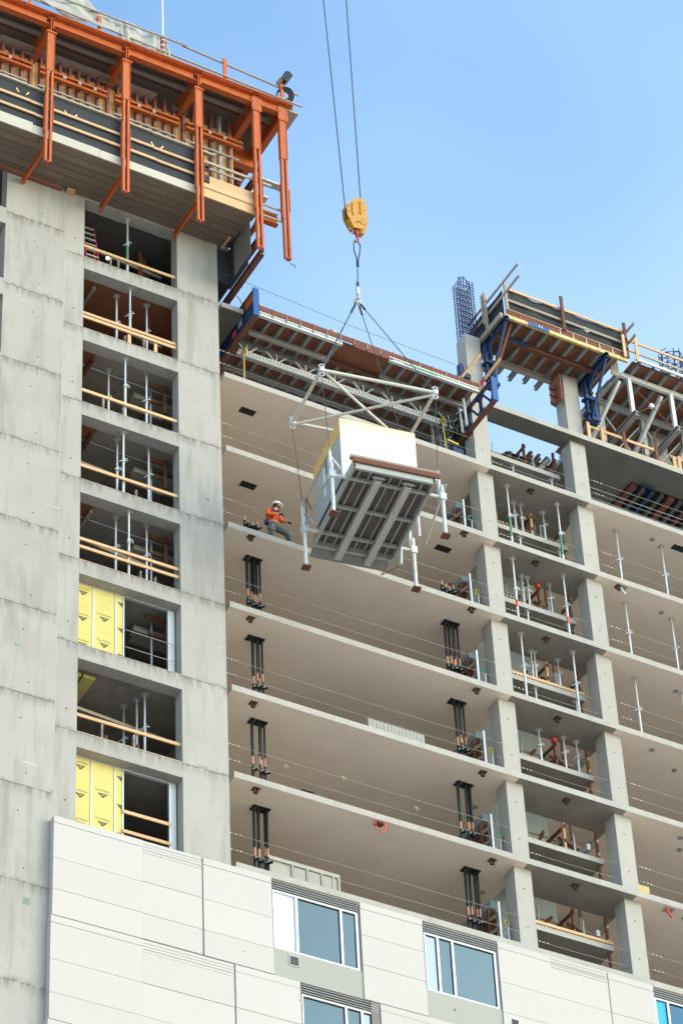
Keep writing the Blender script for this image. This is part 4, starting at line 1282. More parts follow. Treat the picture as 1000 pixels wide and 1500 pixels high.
# ================================================================== CRANE HOOK BLOCK
hb = thing('hook_block', 'yellow crane hook block hanging on two cables against the sky', 'crane block', (2.95, -3.42, 75.2))
hx, hy = 2.95, -3.42
poly = [(-.40, .62), (.02, 1.12), (.30, 1.22), (.40, 1.02), (.42, .30), (.20, -.38), (-.16, -.42), (-.38, .10)]
pc = [(hx + a, 76.0 + b) for a, b in poly]
for y in (-.16, .13):
    part('cheek_plate', 'yellow', hb, lambda m: m.prism(pc, 'y', hy + y, hy + y + .035))
part('spacer', 'yellow', hb, lambda m: m.prism([(hx - .3, 76.05), (hx + .34, 76.3), (hx + .32, 75.8), (hx + .16, 75.66), (hx - .12, 75.62)], 'y', hy - .12, hy + .125))
part('sheave', 'rust', hb, lambda m: [m.tube((hx - .02, hy - .1, 76.45), (hx - .02, hy - .02, 76.45), .33, 18), m.tube((hx + .03, hy + .02, 76.5), (hx + .03, hy + .1, 76.5), .33, 18)])
part('weight', 'yellow', hb, lambda m: m.prism([(hx + .42, 77.0), (hx + .5, 76.9), (hx + .52, 76.1), (hx + .36, 75.66), (hx + .2, 75.62), (hx + .38, 76.2)], 'y', hy + .02, hy + .26))
part('rib', 'yellow', hb, lambda m: [m.box(hx - .18, hy - .2, 76.15, hx - .14, hy - .16, 76.78), m.box(hx + .14, hy - .2, 76.35, hx + .18, hy - .16, 77.0)])
part('bolt', 'rust', hb, lambda m: [m.tube((hx + a, hy - .18, 76 + b), (hx + a, hy - .15, 76 + b), .02, 6) for a, b in ((-.3, .3), (-.28, -.05), (0, -.1), (.2, .1), (.3, .6), (.05, .35), (.28, -.1), (-.3, .58))])
part('emblem_arc', 'print', hb, lambda m: m.torus((hx + .06, hy - .165, 75.84), .1, .016, (0, 1, 0), 10, 5, a0=math.pi, a1=2 * math.pi))
part('swivel', 'red', hb, lambda m: [m.tube((hx + .03, hy, 75.66), (hx + .03, hy, 75.4), .09, 10, .07), m.tube((hx - .05, hy - .02, 75.52), (hx + .12, hy - .02, 75.52), .05, 8)])
part('hook', 'red', hb, lambda m: m.path([(hx + .03, hy, 75.42), (hx + .04, hy, 75.28), (hx + .09, hy, 75.18), (hx + .06, hy, 75.07), (hx - .02, hy, 75.05), (hx - .07, hy, 75.12)], .045, 8, .025))
part('latch_ring', 'white_steel', hb, lambda m: m.torus((hx - .2, hy, 75.52), .1, .012, (.2, 1, 0), 12, 5))
hb.scale = (.88, .88, .88)
hb.location.z = 74.85
for a, b, lb in (((hx - .32, hy, 76.0), (2.05, hy, 92.5), 'left hoist cable above the yellow hook block'), ((hx + .25, hy, 76.3), (3.12, hy, 92.5), 'right hoist cable above the yellow hook block')):
    solo('hoist_cable', 'rope_dark', lb, 'cable', lambda m: m.tube(a, b, .018, 8), a, 'hoist cables of the crane')
sg = thing('lifting_sling', 'single wire sling with long eye between red hook and ring', 'sling', (hx, hy, 75))
part('eye_loop', 'rope_dark', sg, lambda m: m.path([(hx + .01, hy, 73.85), (hx - .10, hy, 74.3), (hx - .09, hy, 74.66), (hx + .02, hy, 74.74), (hx + .13, hy, 74.65), (hx + .1, hy, 74.3), (hx + .01, hy, 73.85)], .022, 6))
part('ferrule', 'rope_dark', sg, lambda m: [m.tube((hx, hy, 73.9), (hx, hy, 73.66), .045, 8), m.tube((hx - .04, hy, 72.95), (hx - .05, hy, 72.7), .045, 8)])
part('rope', 'rope_dark', sg, lambda m: m.tube((hx, hy, 73.85), (AP[0] + .04, hy, 72.75), .018, 6))
part('swivel', 'galv', sg, lambda m: [m.tube((AP[0] + .03, hy, 72.72), (AP[0] + .02, hy, 72.42), .05, 8), m.torus((AP[0] + .01, hy, 72.3), .09, .026, (1, .2, 0), 12, 6), m.torus((AP[0] + .03, hy, 72.6), .06, .02, (0, 1, 0), 10, 5)])

# ================================================================== WORKER ON THE SLAB EDGE
def skinned(name, m, parent, verts, edges, radii, root=0, levels=2, loc=None):
    me = bpy.data.meshes.new(name)
    L = origin_of(parent).location
    me.from_pydata([tuple(Vector(v) - L) for v in verts], edges, [])
    o = bpy.data.objects.new(name, me)
    COL.objects.link(o)
    o.parent = parent
    me.materials.append(M[m])
    o.modifiers.new('skin', 'SKIN')
    for i, r in enumerate(radii):
        sv = me.skin_vertices[0].data[i]
        sv.radius = (r, r) if not isinstance(r, tuple) else r
        sv.use_root = (i == root)
    sub = o.modifiers.new('subd', 'SUBSURF')
    sub.levels = sub.render_levels = levels
    for mod in o.modifiers:
        if mod.type == 'SKIN':
            mod.use_smooth_shade = True
    return o


wk = thing('person', 'worker in orange shirt and white helmet standing at the slab edge beside the platform', 'person', (2.02, .58, 65.2))
WX, WY, WZ = 1.93, .58, 65.20
def w(x, y, z):
    return (WX + x, WY + y, WZ + z)
body_v = [w(0, 0, .95), w(.0, -.01, 1.12), w(.02, -.03, 1.33), w(.03, -.03, 1.45), w(.08, -.05, 1.53), w(.12, -.07, 1.66),   # pelvis, waist, chest, shoulders, neck, head
          w(-.10, -.02, .91), w(-.08, -.12, .50), w(-.12, .05, .08),                                              # standing leg
          w(.12, .0, .92), w(.46, -.10, .66), w(.66, -.02, .22), w(.80, -.06, .08),                                # leg stepping to the side
          w(-.18, -.06, 1.41), w(-.25, -.16, 1.14), w(.02, -.29, 1.16), w(.10, -.31, 1.17),                       # arm across the chest
          w(.21, -.02, 1.40), w(.30, -.04, 1.14), w(.37, -.20, 1.03), w(.42, -.23, 1.01)]                          # arm reaching out
body_e = [(0, 1), (1, 2), (2, 3), (3, 4), (4, 5), (0, 6), (6, 7), (7, 8), (0, 9), (9, 10), (10, 11), (11, 12), (2, 13), (13, 14), (14, 15), (15, 16), (2, 17), (17, 18), (18, 19), (19, 20)]
body_r = [.13, .12, .14, .10, .055, .09, .10, .06, .04, .10, .065, .045, .04, .06, .045, .035, .03, .06, .045, .035, .03]
skinned('body', 'skin', wk, body_v, body_e, body_r)
sh_v = [w(0, 0, .93), w(.0, -.01, 1.08), w(.01, -.03, 1.30), w(.03, -.03, 1.44),
        w(-.18, -.06, 1.41), w(-.25, -.16, 1.14), w(.0, -.29, 1.16), w(.21, -.02, 1.40), w(.30, -.04, 1.14), w(.36, -.19, 1.04)]
skinned('shirt', 'hivis', wk, sh_v, [(0, 1), (1, 2), (2, 3), (2, 4), (4, 5), (5, 6), (2, 7), (7, 8), (8, 9)],
        [(.20, .16), (.185, .155), (.20, .165), (.13, .11), .09, .075, .055, .09, .075, .055])
tr_v = [w(0, 0, .84), w(0, 0, .95), w(-.10, -.02, .86), w(-.08, -.12, .50), w(-.12, .04, .12), w(.12, .0, .88), w(.46, -.10, .66), w(.65, -.02, .26)]
skinned('trousers', 'trousers', wk, tr_v, [(0, 1), (0, 2), (2, 3), (3, 4), (0, 5), (5, 6), (6, 7)], [(.19, .16), (.17, .15), .15, .115, .085, .145, .115, .085])
for a, b in ((w(-.12, .06, .08), w(-.10, -.12, .05)), (w(.66, -.02, .16), w(.84, -.08, .06))):
    skinned('boot', 'boot', wk, [a, ((a[0] + b[0]) / 2, (a[1] + b[1]) / 2, (a[2] + b[2]) / 2), b], [(0, 1), (1, 2)], [.06, .055, .045])


def glove(palm, d):
    d = Vector(d).normalized()
    s = d.cross(Vector((0, 0, 1))).normalized()
    p = Vector(palm)
    vs_, es, rs_ = [p - d * .03, p + d * .04], [(0, 1)], [.032, .036]
    for i, (off, ln) in enumerate(((-.03, .05), (-.01, .058), (.01, .055), (.03, .042))):
        b = len(vs_)
        vs_ += [p + d * .055 + s * off, p + d * (.055 + ln * .6) + s * off + Vector((0, 0, -.012)), p + d * (.055 + ln) + s * off + Vector((0, 0, -.04))]
        es += [(1, b), (b, b + 1), (b + 1, b + 2)]
        rs_ += [.011, .010, .009]
    b = len(vs_)
    vs_ += [p + s * -.045 + d * .01, p + s * -.065 + d * .045]
    es += [(0, b), (b, b + 1)]
    rs_ += [.012, .010]
    skinned('glove', 'black', wk, vs_, es, rs_, 0, 1)


glove(w(.11, -.31, 1.17), (1, -.1, -.1))
glove(w(.43, -.23, 1.01), (1, -.3, -.3))
hc = w(.13, -.08, 1.72)
mb = MB()
rings = [(0, .155), (.04, .15), (.09, .125), (.125, .08), (.145, .02)]
vv = []
for h, r_ in rings:
    vv += [(hc[0] + r_ * 1.08 * math.cos(t * math.pi / 8), hc[1] + r_ * .92 * math.sin(t * math.pi / 8), hc[2] + h + .02 * 0) for t in range(16)]
ff = [(i * 16 + k, i * 16 + (k + 1) % 16, (i + 1) * 16 + (k + 1) % 16, (i + 1) * 16 + k) for i in range(4) for k in range(16)] + [tuple(range(64, 80))]
mb._add(vv, ff, True)
mb.prism([(hc[0] + (.175 + .05 * max(0, math.cos(t * math.pi / 8))) * math.cos(t * math.pi / 8), hc[1] + .16 * math.sin(t * math.pi / 8)) for t in range(16)], 'z', hc[2] - .012, hc[2] + .006)
build(mb, 'helmet', 'helmet', wk)
fc = MB()
fc.prism([(hc[0] + .15, hc[2] - .10), (hc[0] + .105, hc[2] - .05), (hc[0] + .10, hc[2] - .115)], 'y', hc[1] - .035, hc[1] - .005)
build(fc, 'nose', 'skin', wk)
part('eyebrows', 'boot', wk, lambda m: [m.box(hc[0] + .085, hc[1] - .07, hc[2] - .05, hc[0] + .1, hc[1] - .03, hc[2] - .038), m.box(hc[0] + .085, hc[1] + .0, hc[2] - .05, hc[0] + .1, hc[1] + .04, hc[2] - .038),
                                        m.box(hc[0] + .07, hc[1] - .05, hc[2] - .15, hc[0] + .095, hc[1] + .01, hc[2] - .142)])
part('hair', 'boot', wk, lambda m: m.tube((hc[0] - .03, hc[1], hc[2] - .06), (hc[0] - .02, hc[1], hc[2] + .02), .105, 10))
part('ear', 'skin', wk, lambda m: m.torus((hc[0], hc[1] - .105, hc[2] - .08), .022, .012, (0, 1, 0), 8, 5))
part('harness_strap', 'navy', wk, lambda m: [m.path([w(-.11, -.17, 1.45), w(-.05, -.215, 1.32), w(-.1, -.19, 1.02)], .02, 5), m.path([w(.15, -.15, 1.45), w(.12, -.22, 1.32), w(.16, -.17, 1.02)], .02, 5),
                                             m.path([w(-.07, -.22, 1.34), w(.13, -.225, 1.32)], .025, 5), m.box(*w(-.1, -.24, 1.25), *w(-.03, -.2, 1.32)), m.box(*w(-.27, -.1, .84), *w(-.18, .03, 1.0))])
part('belt', 'old_timber', wk, lambda m: m.path([w(.2, -.04, .93), w(.12, -.15, .93), w(0, -.18, .93), w(-.1, -.16, .93), w(-.2, -.05, .93)], .026, 5))
part('lanyard', 'guard_wire', wk, lambda m: m.path([w(-.18, 0, 1.2), w(-.35, .05, 1.22), w(-.65, .04, 1.3)], .012, 5))

wk.scale = (.94, .94, .94)

# ================================================================== PIPE RISERS
def risers(label, X, k, short=False, first=0):
    """a row of insulated pipes from floor k+1 up to the slab k"""
    zf = zt(k + 1)
    t = thing('pipe_riser', label, 'pipes', (X, 1.13, zf), 'bundles of black riser pipes')
    rr = random.Random(k * 7 + int(X))
    top = zt(k) - TH if not short else zf + 1.3
    for i, dx in enumerate((-.2, -.05, .04, .12, .2)):
        if i == (k + int(X)) % 7:
            continue
        dx += rr.uniform(-.02, .02)
        r = (.045 if i < 2 else .035) * rr.uniform(.9, 1.1)
        y = 1.13 + (.03 if i % 2 else -.03)
        zc = zf + (1.2 if not short else 1.12) + rr.uniform(-.08, .1)
        p = part('pipe', 'black', t, lambda m: [m.tube((X + dx, y, zf + .05), (X + dx, y, zc), r, 10)] + ([] if short else [m.tube((X + dx, y, zc + .3), (X + dx, y, top), r, 10)]))
        part('copper_joint', 'copper', p, lambda m: m.tube((X + dx, y, zc - .02), (X + dx, y, zc + (.30 if not short else .16)), r * .6, 8))
        part('elbow', 'black', p, lambda m: m.path([(X + dx, y, zf + 1.12), (X + dx, y - .03, zf + 1.03), (X + dx + .07, y - .13, zf + 1.0)], r * 1.1, 8))
        part('valve', 'white_steel', p, lambda m: m.tube((X + dx - .03, y - .09, zf + 1.02), (X + dx + .02, y - .06, zf + 1.06), .024, 6))
    if not short:
        boxpart('ceiling_plate', 'black', t, X - .27, 1.0, top - .03, X - .13, 1.26, top - .002)
        boxpart('ceiling_plate', 'black', t, X - .10, 1.0, top - .03, X + .26, 1.26, top - .002)


for k in (5, 6, 7, 8):
    risers('black riser pipes by the tower on the %s slab from the top' % ORD[k - 1], 1.54, k)
risers('short black pipe stubs with copper ends beside the worker in orange', 1.5, 4, True)
for k in (5, 6, 7, 8):
    risers('black riser pipes left of the inner column on the %s slab from the top' % ORD[k - 1], 8.17, k)
risers('short black pipe stubs with copper ends left of the inner column', 8.17, 4, True)


# ================================================================== STEEL PROPS
def make_prop(H, paint):
    t = thing('steel_prop', None, 'prop')
    band, paint = (paint, 'galv') if paint == 'red_tape' else (None, paint)
    h1 = H * .55
    p = part('outer_tube', paint, t, lambda m: m.tube((0, 0, .012), (0, 0, h1), .038, 10), local=True)
    if band:
        part('tape_band', band, p, lambda m: m.tube((0, 0, h1 * .55), (0, 0, h1 * .72), .041, 10), local=True)
    if paint != 'galv':
        part('outer_sleeve', 'galv', p, lambda m: m.tube((0, 0, .012), (0, 0, h1 * .45), .04, 10), local=True)
    part('inner_tube', 'galv', t, lambda m: m.tube((0, 0, h1), (0, 0, H - .012), .03, 10), local=True)
    c = part('collar', 'galv', t, lambda m: m.tube((0, 0, h1 - .06), (0, 0, h1 + .06), .055, 10), local=True)
    part('handle', 'galv', c, lambda m: m.path([(-.14, -.03, h1 - .06), (-.05, -.07, h1 - .02), (.06, -.07, h1 + .02), (.13, -.02, h1 + .06)], .013, 6), local=True)
    part('pin', 'galv', c, lambda m: m.path([(-.02, -.06, h1 + .08), (.08, -.08, h1 + .08), (.10, -.08, h1 - .02)], .011, 5), local=True)
    part('head_plate', 'galv', t, lambda m: m.box(-.09, -.09, H - .012, .09, .09, H - .001), local=True)
    part('base_plate', 'galv', t, lambda m: m.box(-.08, -.08, .001, .08, .08, .012), local=True)
    return t


protos = {}


def prop(x, y, z, H, label, paint='galv', group='adjustable steel props'):
    key = (round(H, 3), paint)
    if key not in protos:
        o = make_prop(H, paint)
        protos[key] = o
    else:
        o = copy_tree(protos[key])
    o.location = (x, y, z)
    rr = random.Random(int(x * 1000 + z * 77))
    o.rotation_euler = (0, 0, rr.uniform(-.7, .7))
    o['label'] = label
    o['group'] = group
    return o


STN = {k: '%s stair storey from top' % ORD[k - 1] for k in range(2, 10)}
for k, lst in {3: ((10.33, .62, 'green', 'front left'), (12.2, .66, 'green', 'front right')),
               4: ((10.28, .62, 'red_tape', 'front left'), (12.1, .63, 'red_tape', 'front right')),
               5: ((10.31, .63, 'galv', 'front left'), (12.17, .68, 'galv', 'front right'))}.items():
    for x, y, pm, nm in lst:
        prop(x, y, zt(k + 1), 2.8, 'steel prop at the slab edge, %s in the %s' % (nm, STN[k]), pm)
for k, xs_ in {3: (10.93, 11.18, 12.0), 4: (10.95, 11.15, 11.95), 5: (11.0, 11.12, 11.95), 6: (11.0, 11.85, 12.3)}.items():
    zl = zt(k + 1) + 1.5 if k < 9 else 0
    for x, nm in zip(xs_, ('left', 'middle', 'right')):
        prop(x, 1.2, zt(k + 1) + 1.5, 1.3, 'short steel prop on the stair landing, %s one in the %s' % (nm, STN[k]))
for k in (2, 3, 4, 5):
    for x, nm in ((10.98, 'left'), (12.42, 'right')):
        prop(x, 1.12, zt(k + 1), 1.318, 'short steel post under the landing, %s one in the %s' % (nm, STN[k]))
BN = {3: 'upper', 4: 'middle', 5: 'lower'}
for k in (3, 4, 5):
    for x, nm in ((14.52, 'left'), (16.23, 'right')):
        prop(x, .9, zt(k + 1), 2.8, 'steel prop in the right bay, %s one of the %s pair' % (nm, BN[k]))
# props in the tower openings
TO = {1: ((-2.96, .2, 'green', 'only'),), 2: ((-2.87, .2, 'galv', 'front'), (-3.05, .75, 'galv', 'rear left'), (-2.07, .7, 'galv', 'rear right')),
      3: ((-3.02, .2, 'galv', 'front'), (-3.2, .95, 'galv', 'rear left'), (-2.16, .55, 'galv', 'rear right')),
      4: ((-3.07, .2, 'galv', 'front'), (-3.05, .65, 'galv', 'rear left'), (-2.11, .52, 'galv', 'rear right')),
      5: ((-2.9, .18, 'red_tape', 'front'), (-3.08, .65, 'galv', 'rear left'), (-2.14, .6, 'galv', 'rear right')),
      7: ((-2.11, .8, 'galv', 'right'), (-2.2, 1.1, 'galv', 'middle'), (-2.4, 1.5, 'galv', 'left'))}
for k, lst in TO.items():
    zb = zt(k) - 3.345
    for x, y, pm, nm in lst:
        if y < .4:
            prop(x, y, zb, 2.475, '%s steel prop in the %s tower opening from the top' % (nm, ORD[k]), pm)
        else:
            prop(x, y, zb - .02, 2.495 + .13, '%s steel prop in the %s tower opening from the top' % (nm, ORD[k]), pm)
for k in range(1, 9):     # ceilings inside the tower, a little above the lintels
    zc = zt(k) - 3.345 + 2.606
    boxpart('ceiling', {1: 'dark_steel', 2: 'deck_ply'}.get(k, 'interior'), tower, -5.1, .401, zc, -.36, 6, zc + .15)

for k in (3, 4, 5):
    zc = zt(k) - 3.345 + 2.6
    for q in range(3):
        boxpart('ceiling_board', ('deck_ply', 'rust', 'edge_form')[q], tower, -5.0, .45 + .85 * q, zc - .03, -3.75 - .1 * (k % 2), 1.28 + .85 * q, zc - .004)
    boxpart('ceiling_board', 'old_timber', tower, -2.6, 1.6, zc - .06, -1.5, 2.4, zc - .01)
    part('conduit', 'galv', tower, lambda m: m.tube((-5.0, 1.0, zc - .05), (-.4, 1.15, zc - .05), .02, 6))

# ================================================================== THINGS IN THE TOWER OPENINGS
def timber_rail(k, zs_, bottom=True, x0=XL + .005, x1=XR - .2, y=.1):
    zb = zt(k) - 3.345
    t = thing('timber_guardrail', 'timber guard rails across the %s tower opening from the top' % ORD[k], 'guardrail', ((x0 + x1) / 2, y, zb), 'timber guard rails in the tower openings')
    for h in zs_:
        boxpart('rail', 'timber', t, x0, y - .02, zb + h - .05, x1 + .19, y + .02, zb + h + .05)
    rk = random.Random(k * 3)
    if k < 8:
        for q in range(2):
            x = rk.uniform(-3.9, -1.9)
            part('kicker', 'rust', t, lambda m: m.bar((x, .5, zb - .01), (x + .3, .75, zb + .75), .05, .09))
            part('stud', 'old_timber', t, lambda m: m.bar((x + .02, .46, zb - .01), (x + .02, .46, zb + rk.uniform(.6, 1.0)), .05, .09))
        part('inner_rail', 'old_timber', t, lambda m: m.bar((x0 + .1, 1.2, zb + 1.75 + .1 * (k % 3)), (x1 + .3, 1.3, zb + 1.7), .05, .1))
    if bottom:
        boxpart('toe_board', 'timber', t, x0, y - .04, zb + .001, x1 + .19, y + .04, zb + .06)
    return t


g1 = timber_rail(1, (.55,))
g2 = timber_rail(2, (.55, .70))
for x in (-2.92, -2.05):
    boxpart('post', 'timber', g2, x - .05, .13, zt(2) - 3.34, x + .05, .17, zt(2) - 2.62)
timber_rail(3, (.55,))
timber_rail(4, (.60,))
timber_rail(5, (.55, .84))
timber_rail(7, (.63,))
timber_rail(8, (.42, 1.05), False, -3.0, -1.78, .30)
# sheathing boards and studs in the 6th and 8th openings
tcache = {}


def text_mesh(txt, size):
    if (txt, size) in tcache:
        return tcache[(txt, size)]
    cu = bpy.data.curves.new('lettering', 'FONT')
    cu.body = txt
    cu.size = size
    cu.align_x = 'CENTER'
    cu.resolution_u = 2
    ob = bpy.data.objects.new('lettering', cu)
    COL.objects.link(ob)
    dg = bpy.context.evaluated_depsgraph_get()
    me = bpy.data.meshes.new_from_object(ob.evaluated_get(dg))
    bpy.data.objects.remove(ob)
    bpy.data.curves.remove(cu)
    v = [tuple(p.co) for p in me.vertices]
    f = [tuple(p.vertices) for p in me.polygons]
    bpy.data.meshes.remove(me)
    tcache[(txt, size)] = (v, f)
    return v, f


for k in (6, 8):
    zb, zs = zt(k) - 3.345, zt(k) - .87
    y = .34
    t = thing('sheathing_boards', 'yellow printed sheathing boards on steel studs in the %s tower opening from top' % ORD[k], 'wall boards', (-3.7, y, zb), 'yellow sheathing in the tower openings')
    edges = (XL + .003, -3.90, -3.22, -2.98)
    for i in range(3):
        a, b = edges[i] + .02, edges[i + 1] - .02
        bd = boxpart('board', 'sheathing', t, a, y, zb + .002, b, y + .015, zs - .002)
        pm, fm = MB(), MB()
        cxs = (a + b) / 2 if i != 0 else (a + b) / 2 - .02
        zz = zb + .35 if i != 1 else zb + .55
        while zz < zs - .2:
            cx_ = cxs if i < 2 else b - .02
            wd = .15
            xl_, xr_ = max(a + .005, cx_ - wd), min(b - .003, cx_ + wd)
            pm._add([(xl_, y - .002, zz), (xr_, y - .002, zz), (min(xr_, cx_ + .012), y - .002, zz - .15), (cx_ - .012, y - .002, zz - .15)], [(0, 1, 2, 3)])
            if i < 2:
                v, f = text_mesh('GP', .1)
                fm._add([(cx_ + p[0], y - .004, zz - .09 + p[1]) for p in v], f)
                v, f = text_mesh('DensGlass', .10)
                pm._add([(cx_ + p[0], y - .002, zz + .06 + p[1]) for p in v], f)
                v, f = text_mesh('Sheathing Board', .06)
                fm._add([(cx_ + p[0], y - .002, zz + .36 + p[1]) for p in v], f)
            zz += .92
        build(pm, 'printed_logo', 'print', bd)
        if fm.v:
            build(fm, 'faint_print', 'faint_print', bd)
    for x in edges[1:]:
        boxpart('stud', 'galv', t, x - .018, y - .02, zb + .002, x + .018, y + .06, zs - .002)
    boxpart('head_track', 'galv', t, XL + .004, y - .01, zs - .04, XR - .01, y + .08, zs - .003)
    boxpart('end_stud', 'white_steel', t, XR - .22, y - .03, zb + .002, XR - .05, y + .04, zs - .045)
    boxpart('end_stud', 'galv', t, XR - .26, y - .05, zb + .002, XR - .23, y + .04, zs - .045)
    if k == 6:
        for h in (.55, 1.15):
            part('guard_wire', 'guard_wire', t, lambda m: m.tube((-2.98, .2, zb + h), (XR, .2, zb + h - .02), .01, 6))
# work ladder and lit bulb in the top opening
zb = zt(1) - 3.345
ld = thing('ladder', 'red fibreglass ladder standing at the left of the top tower opening', 'ladder', (-4.1, .8, zb))
for x in (-4.12, -3.72):
    part('rail', 'red', ld, lambda m: m.bar((x, .5, zb), (x - .02, 1.0, zb + 2.55), .035, .08, up=(0, 1, 0)))
for q in range(8):
    part('rung', 'alu_light', ld, lambda m: m.bar((-4.11, .53 + q * .06, zb + .25 + q * .3), (-3.73, .53 + q * .06, zb + .25 + q * .3), .06, .03))
part('brace', 'red', ld, lambda m: m.bar((-3.86, .45, zb), (-3.83, .75, zb + 1.2), .04, .05, up=(0, 1, 0)))
bl = thing('work_light', 'lit round bulb glowing low in the top tower opening', 'lamp', (-3.4, .75, zb + .9))
part('bulb', 'bulb', bl, lambda m: m.torus((-3.38, .7, zb + 1.06), .02, .03, (0, 1, 0), 12, 8))
part('cage', 'rope_dark', bl, lambda m: m.path([(-3.38, .72, zb), (-3.38, .72, zb + 1.0)], .012, 5))
# red form gear deep in the top opening
dg_ = thing('wall_form', 'dark red steel form gear deep inside the top tower opening', 'formwork', (-2, 1.6, zb))
for q in range(3):
    part('post', 'rust', dg_, lambda m: m.bar((-2.0 + q * .22, 1.3 + .2 * q, zb), (-2.0 + q * .22, 1.3 + .2 * q, zb + 2.5), .12, .12))
part('rail', 'rust', dg_, lambda m: [m.bar((-4.2, 1.9, zb + .5 + q * .5), (-1.4, 1.9, zb + .5 + q * .5), .1, .1) for q in range(4)])
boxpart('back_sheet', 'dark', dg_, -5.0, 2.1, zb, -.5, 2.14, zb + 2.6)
part('brace', 'old_timber', dg_, lambda m: m.bar((-2.6, .8, zb), (-2.2, 1.2, zb + .7), .07, .07))
# perforated tread planks and rust frames in openings 3 to 6
for k in (3, 4, 5, 6):
    zb = zt(k) - 3.345
    t = thing('stair_tread', 'pale tread planks on rusty frame inside the %s tower opening from the top' % ORD[k], 'stair', (-2.0, 1.5, zb), 'stair treads in the tower openings')
    for q in range(2):
        boxpart('plank', 'pale_board', t, -2.2 + .1 * q, 1.30 + .29 * q, zb + 2.26, -.6, 1.57 + .29 * q, zb + 2.44)
    part('frame', 'rust', t, lambda m: [m.bar((-2.1, .8, zb + 2.42), (-1.3, .8, zb + 2.42), .06, .1), m.bar((-1.42, .84, zb + 1.5), (-1.42, .84, zb + 2.58), .09, .06), m.bar((-1.9, 1.0, zb + 2.0), (-1.4, 1.0, zb + 2.0), .05, .09)])
    part('post', 'galv', t, lambda m: [m.tube((-1.75, 1.1, zb), (-1.75, 1.1, zb + 2.6), .035, 8)])
    part('cross_brace', 'rust', t, lambda m: m.bar((-2.1, .7, zb + .02), (-1.85, 1.0, zb + .55), .06, .05))
# hanging pipes / boards at the upper left inside openings
for k, mm in ((2, 'joist'), (3, 'rust'), (4, 'rust'), (5, 'old_timber'), (7, 'sheathing')):
    zb = zt(k) - 3.345
    t = thing('ceiling_rail', '%s rails fixed below the ceiling in the %s tower opening from the top' % ({'joist': 'grey', 'rust': 'rusty', 'old_timber': 'weathered', 'sheathing': 'yellow'}[mm], ORD[k]), 'ceiling rails', (-4, 1.5, zb + 2.4), 'rails under the tower ceilings')
    for q in range(3):
        part('rail', mm, t, lambda m: m.bar((-4.7 + q * .42, .6, zb + 2.48), (-4.7 + q * .42, 3.5, zb + 2.48), .1 if mm != 'sheathing' else .35, .12))

# ================================================================== STAIR GUARDS BESIDE THE LANDINGS
for k in range(3, 10):
    zl = zt(k) + 1.5
    t = thing('stair_guard', 'brown guard rails beside the landing in the %s' % STN.get(k - 1, 'lowest stair storey'), 'guardrail', (12.3, 1.4, zl), 'timber stair guards')
    X = 11.55
    part('post', 'rust' if k % 2 else 'timber', t, lambda m: m.bar((X, 1.25, zl), (X, 1.25, zl + 1.1), .06, .09))
    if k in (5, 7):
        part('post_cap', 'red_tape', t, lambda m: m.box(X - .06, 1.18, zl + 1.05, X + .06, 1.32, zl + 1.18))
    part('rail', 'rust', t, lambda m: [m.bar((X, 1.15, zl + h), (X, 3.6, zl + h + .1), .05, .1) for h in (.45, .95)])
    part('rail', 'timber' if k > 6 else 'rust', t, lambda m: [m.bar((12.55, 1.0, zl + h), (12.55, 3.4, zl + h), .05, .1) for h in (.15, .62)])
    part('post', 'rust', t, lambda m: [m.bar((12.56, y, zt(k) + .01), (12.56, y, zl + 1.0), .08, .06) for y in (1.1, 2.3)])
    part('post', 'galv', t, lambda m: [m.bar((X + .5, 1.5, zl), (X + .5, 1.5, zl + 1.05), .05, .05)])
    part('brace', 'rust', t, lambda m: [m.bar((10.3 + .2 * (k % 3), 1.6, zl + .1), (11.3, 1.9, zl + 1.15), .05, .09), m.bar((11.7, 1.8, zl + 1.0), (12.5, 1.5, zl + .35), .05, .09)])
    part('cross_rail', 'old_timber', t, lambda m: [m.bar((10.6, 1.95, zl + h), (12.6, 1.95, zl + h - .05), .04, .09) for h in (.6, 1.05)])
    for x in (10.62 + .1 * (k % 2), 12.15 - .12 * (k % 3)):
        part('pole', 'galv', t, lambda m: m.tube((x, 1.75, zl), (x, 1.75, zl + 1.28), .03, 8))
    if k >= 8:
        part('stringer', 'grey_steel', t, lambda m: m.bar((12.2, 1.0, zl + .3), (12.2, 3.6, zl + .45), .12, .2))
        boxpart('back_board', 'sheathing', t, 10.9, 3.4, zl + .6, 12.2, 3.45, zl + 1.4)
    # matching stack of guards left of the inner column
for k in range(4, 10):
    zf = zt(k)
    t = thing('stair_guard', 'brown timber guards and pipes left of the inner column, %s slab from the top' % ORD[k - 2], 'guardrail', (8.85, 1.2, zf), 'timber stair guards')
    part('post', 'rust', t, lambda m: [m.bar((8.72, y, zf + .001), (8.72, y, zf + .75 + y * .75), .08, .06) for y in (.75, 1.25, 1.8)])
    part('rail', 'old_timber', t, lambda m: [m.bar((8.72, .7, zf + h), (8.72, 2.6, zf + h + .5), .05, .1) for h in (.75, 1.2)])
    part('board', 'edge_form', t, lambda m: m.box(8.78, 1.0, zf + .05, 8.81, 2.6, zf + 1.6))
    part('pipe', 'galv', t, lambda m: [m.tube((8.66, .62, zf + .001), (8.66, .62, zf + 1.55), .04, 10), m.tube((9.0, .75, zf + .001), (9.0, .75, zf + .9), .03, 8)])
    part('duct', 'graffiti', t, lambda m: m.bar((8.95, 1.3, zf + 2.0), (8.95, 3.4, zf + 2.2), .2, .22))
    part('coil', 'rope_yellow' if k % 2 else 'green', t, lambda m: m.torus((8.95, .72, zf + 1.0), .08, .025, (0, 1, .2), 10, 5))
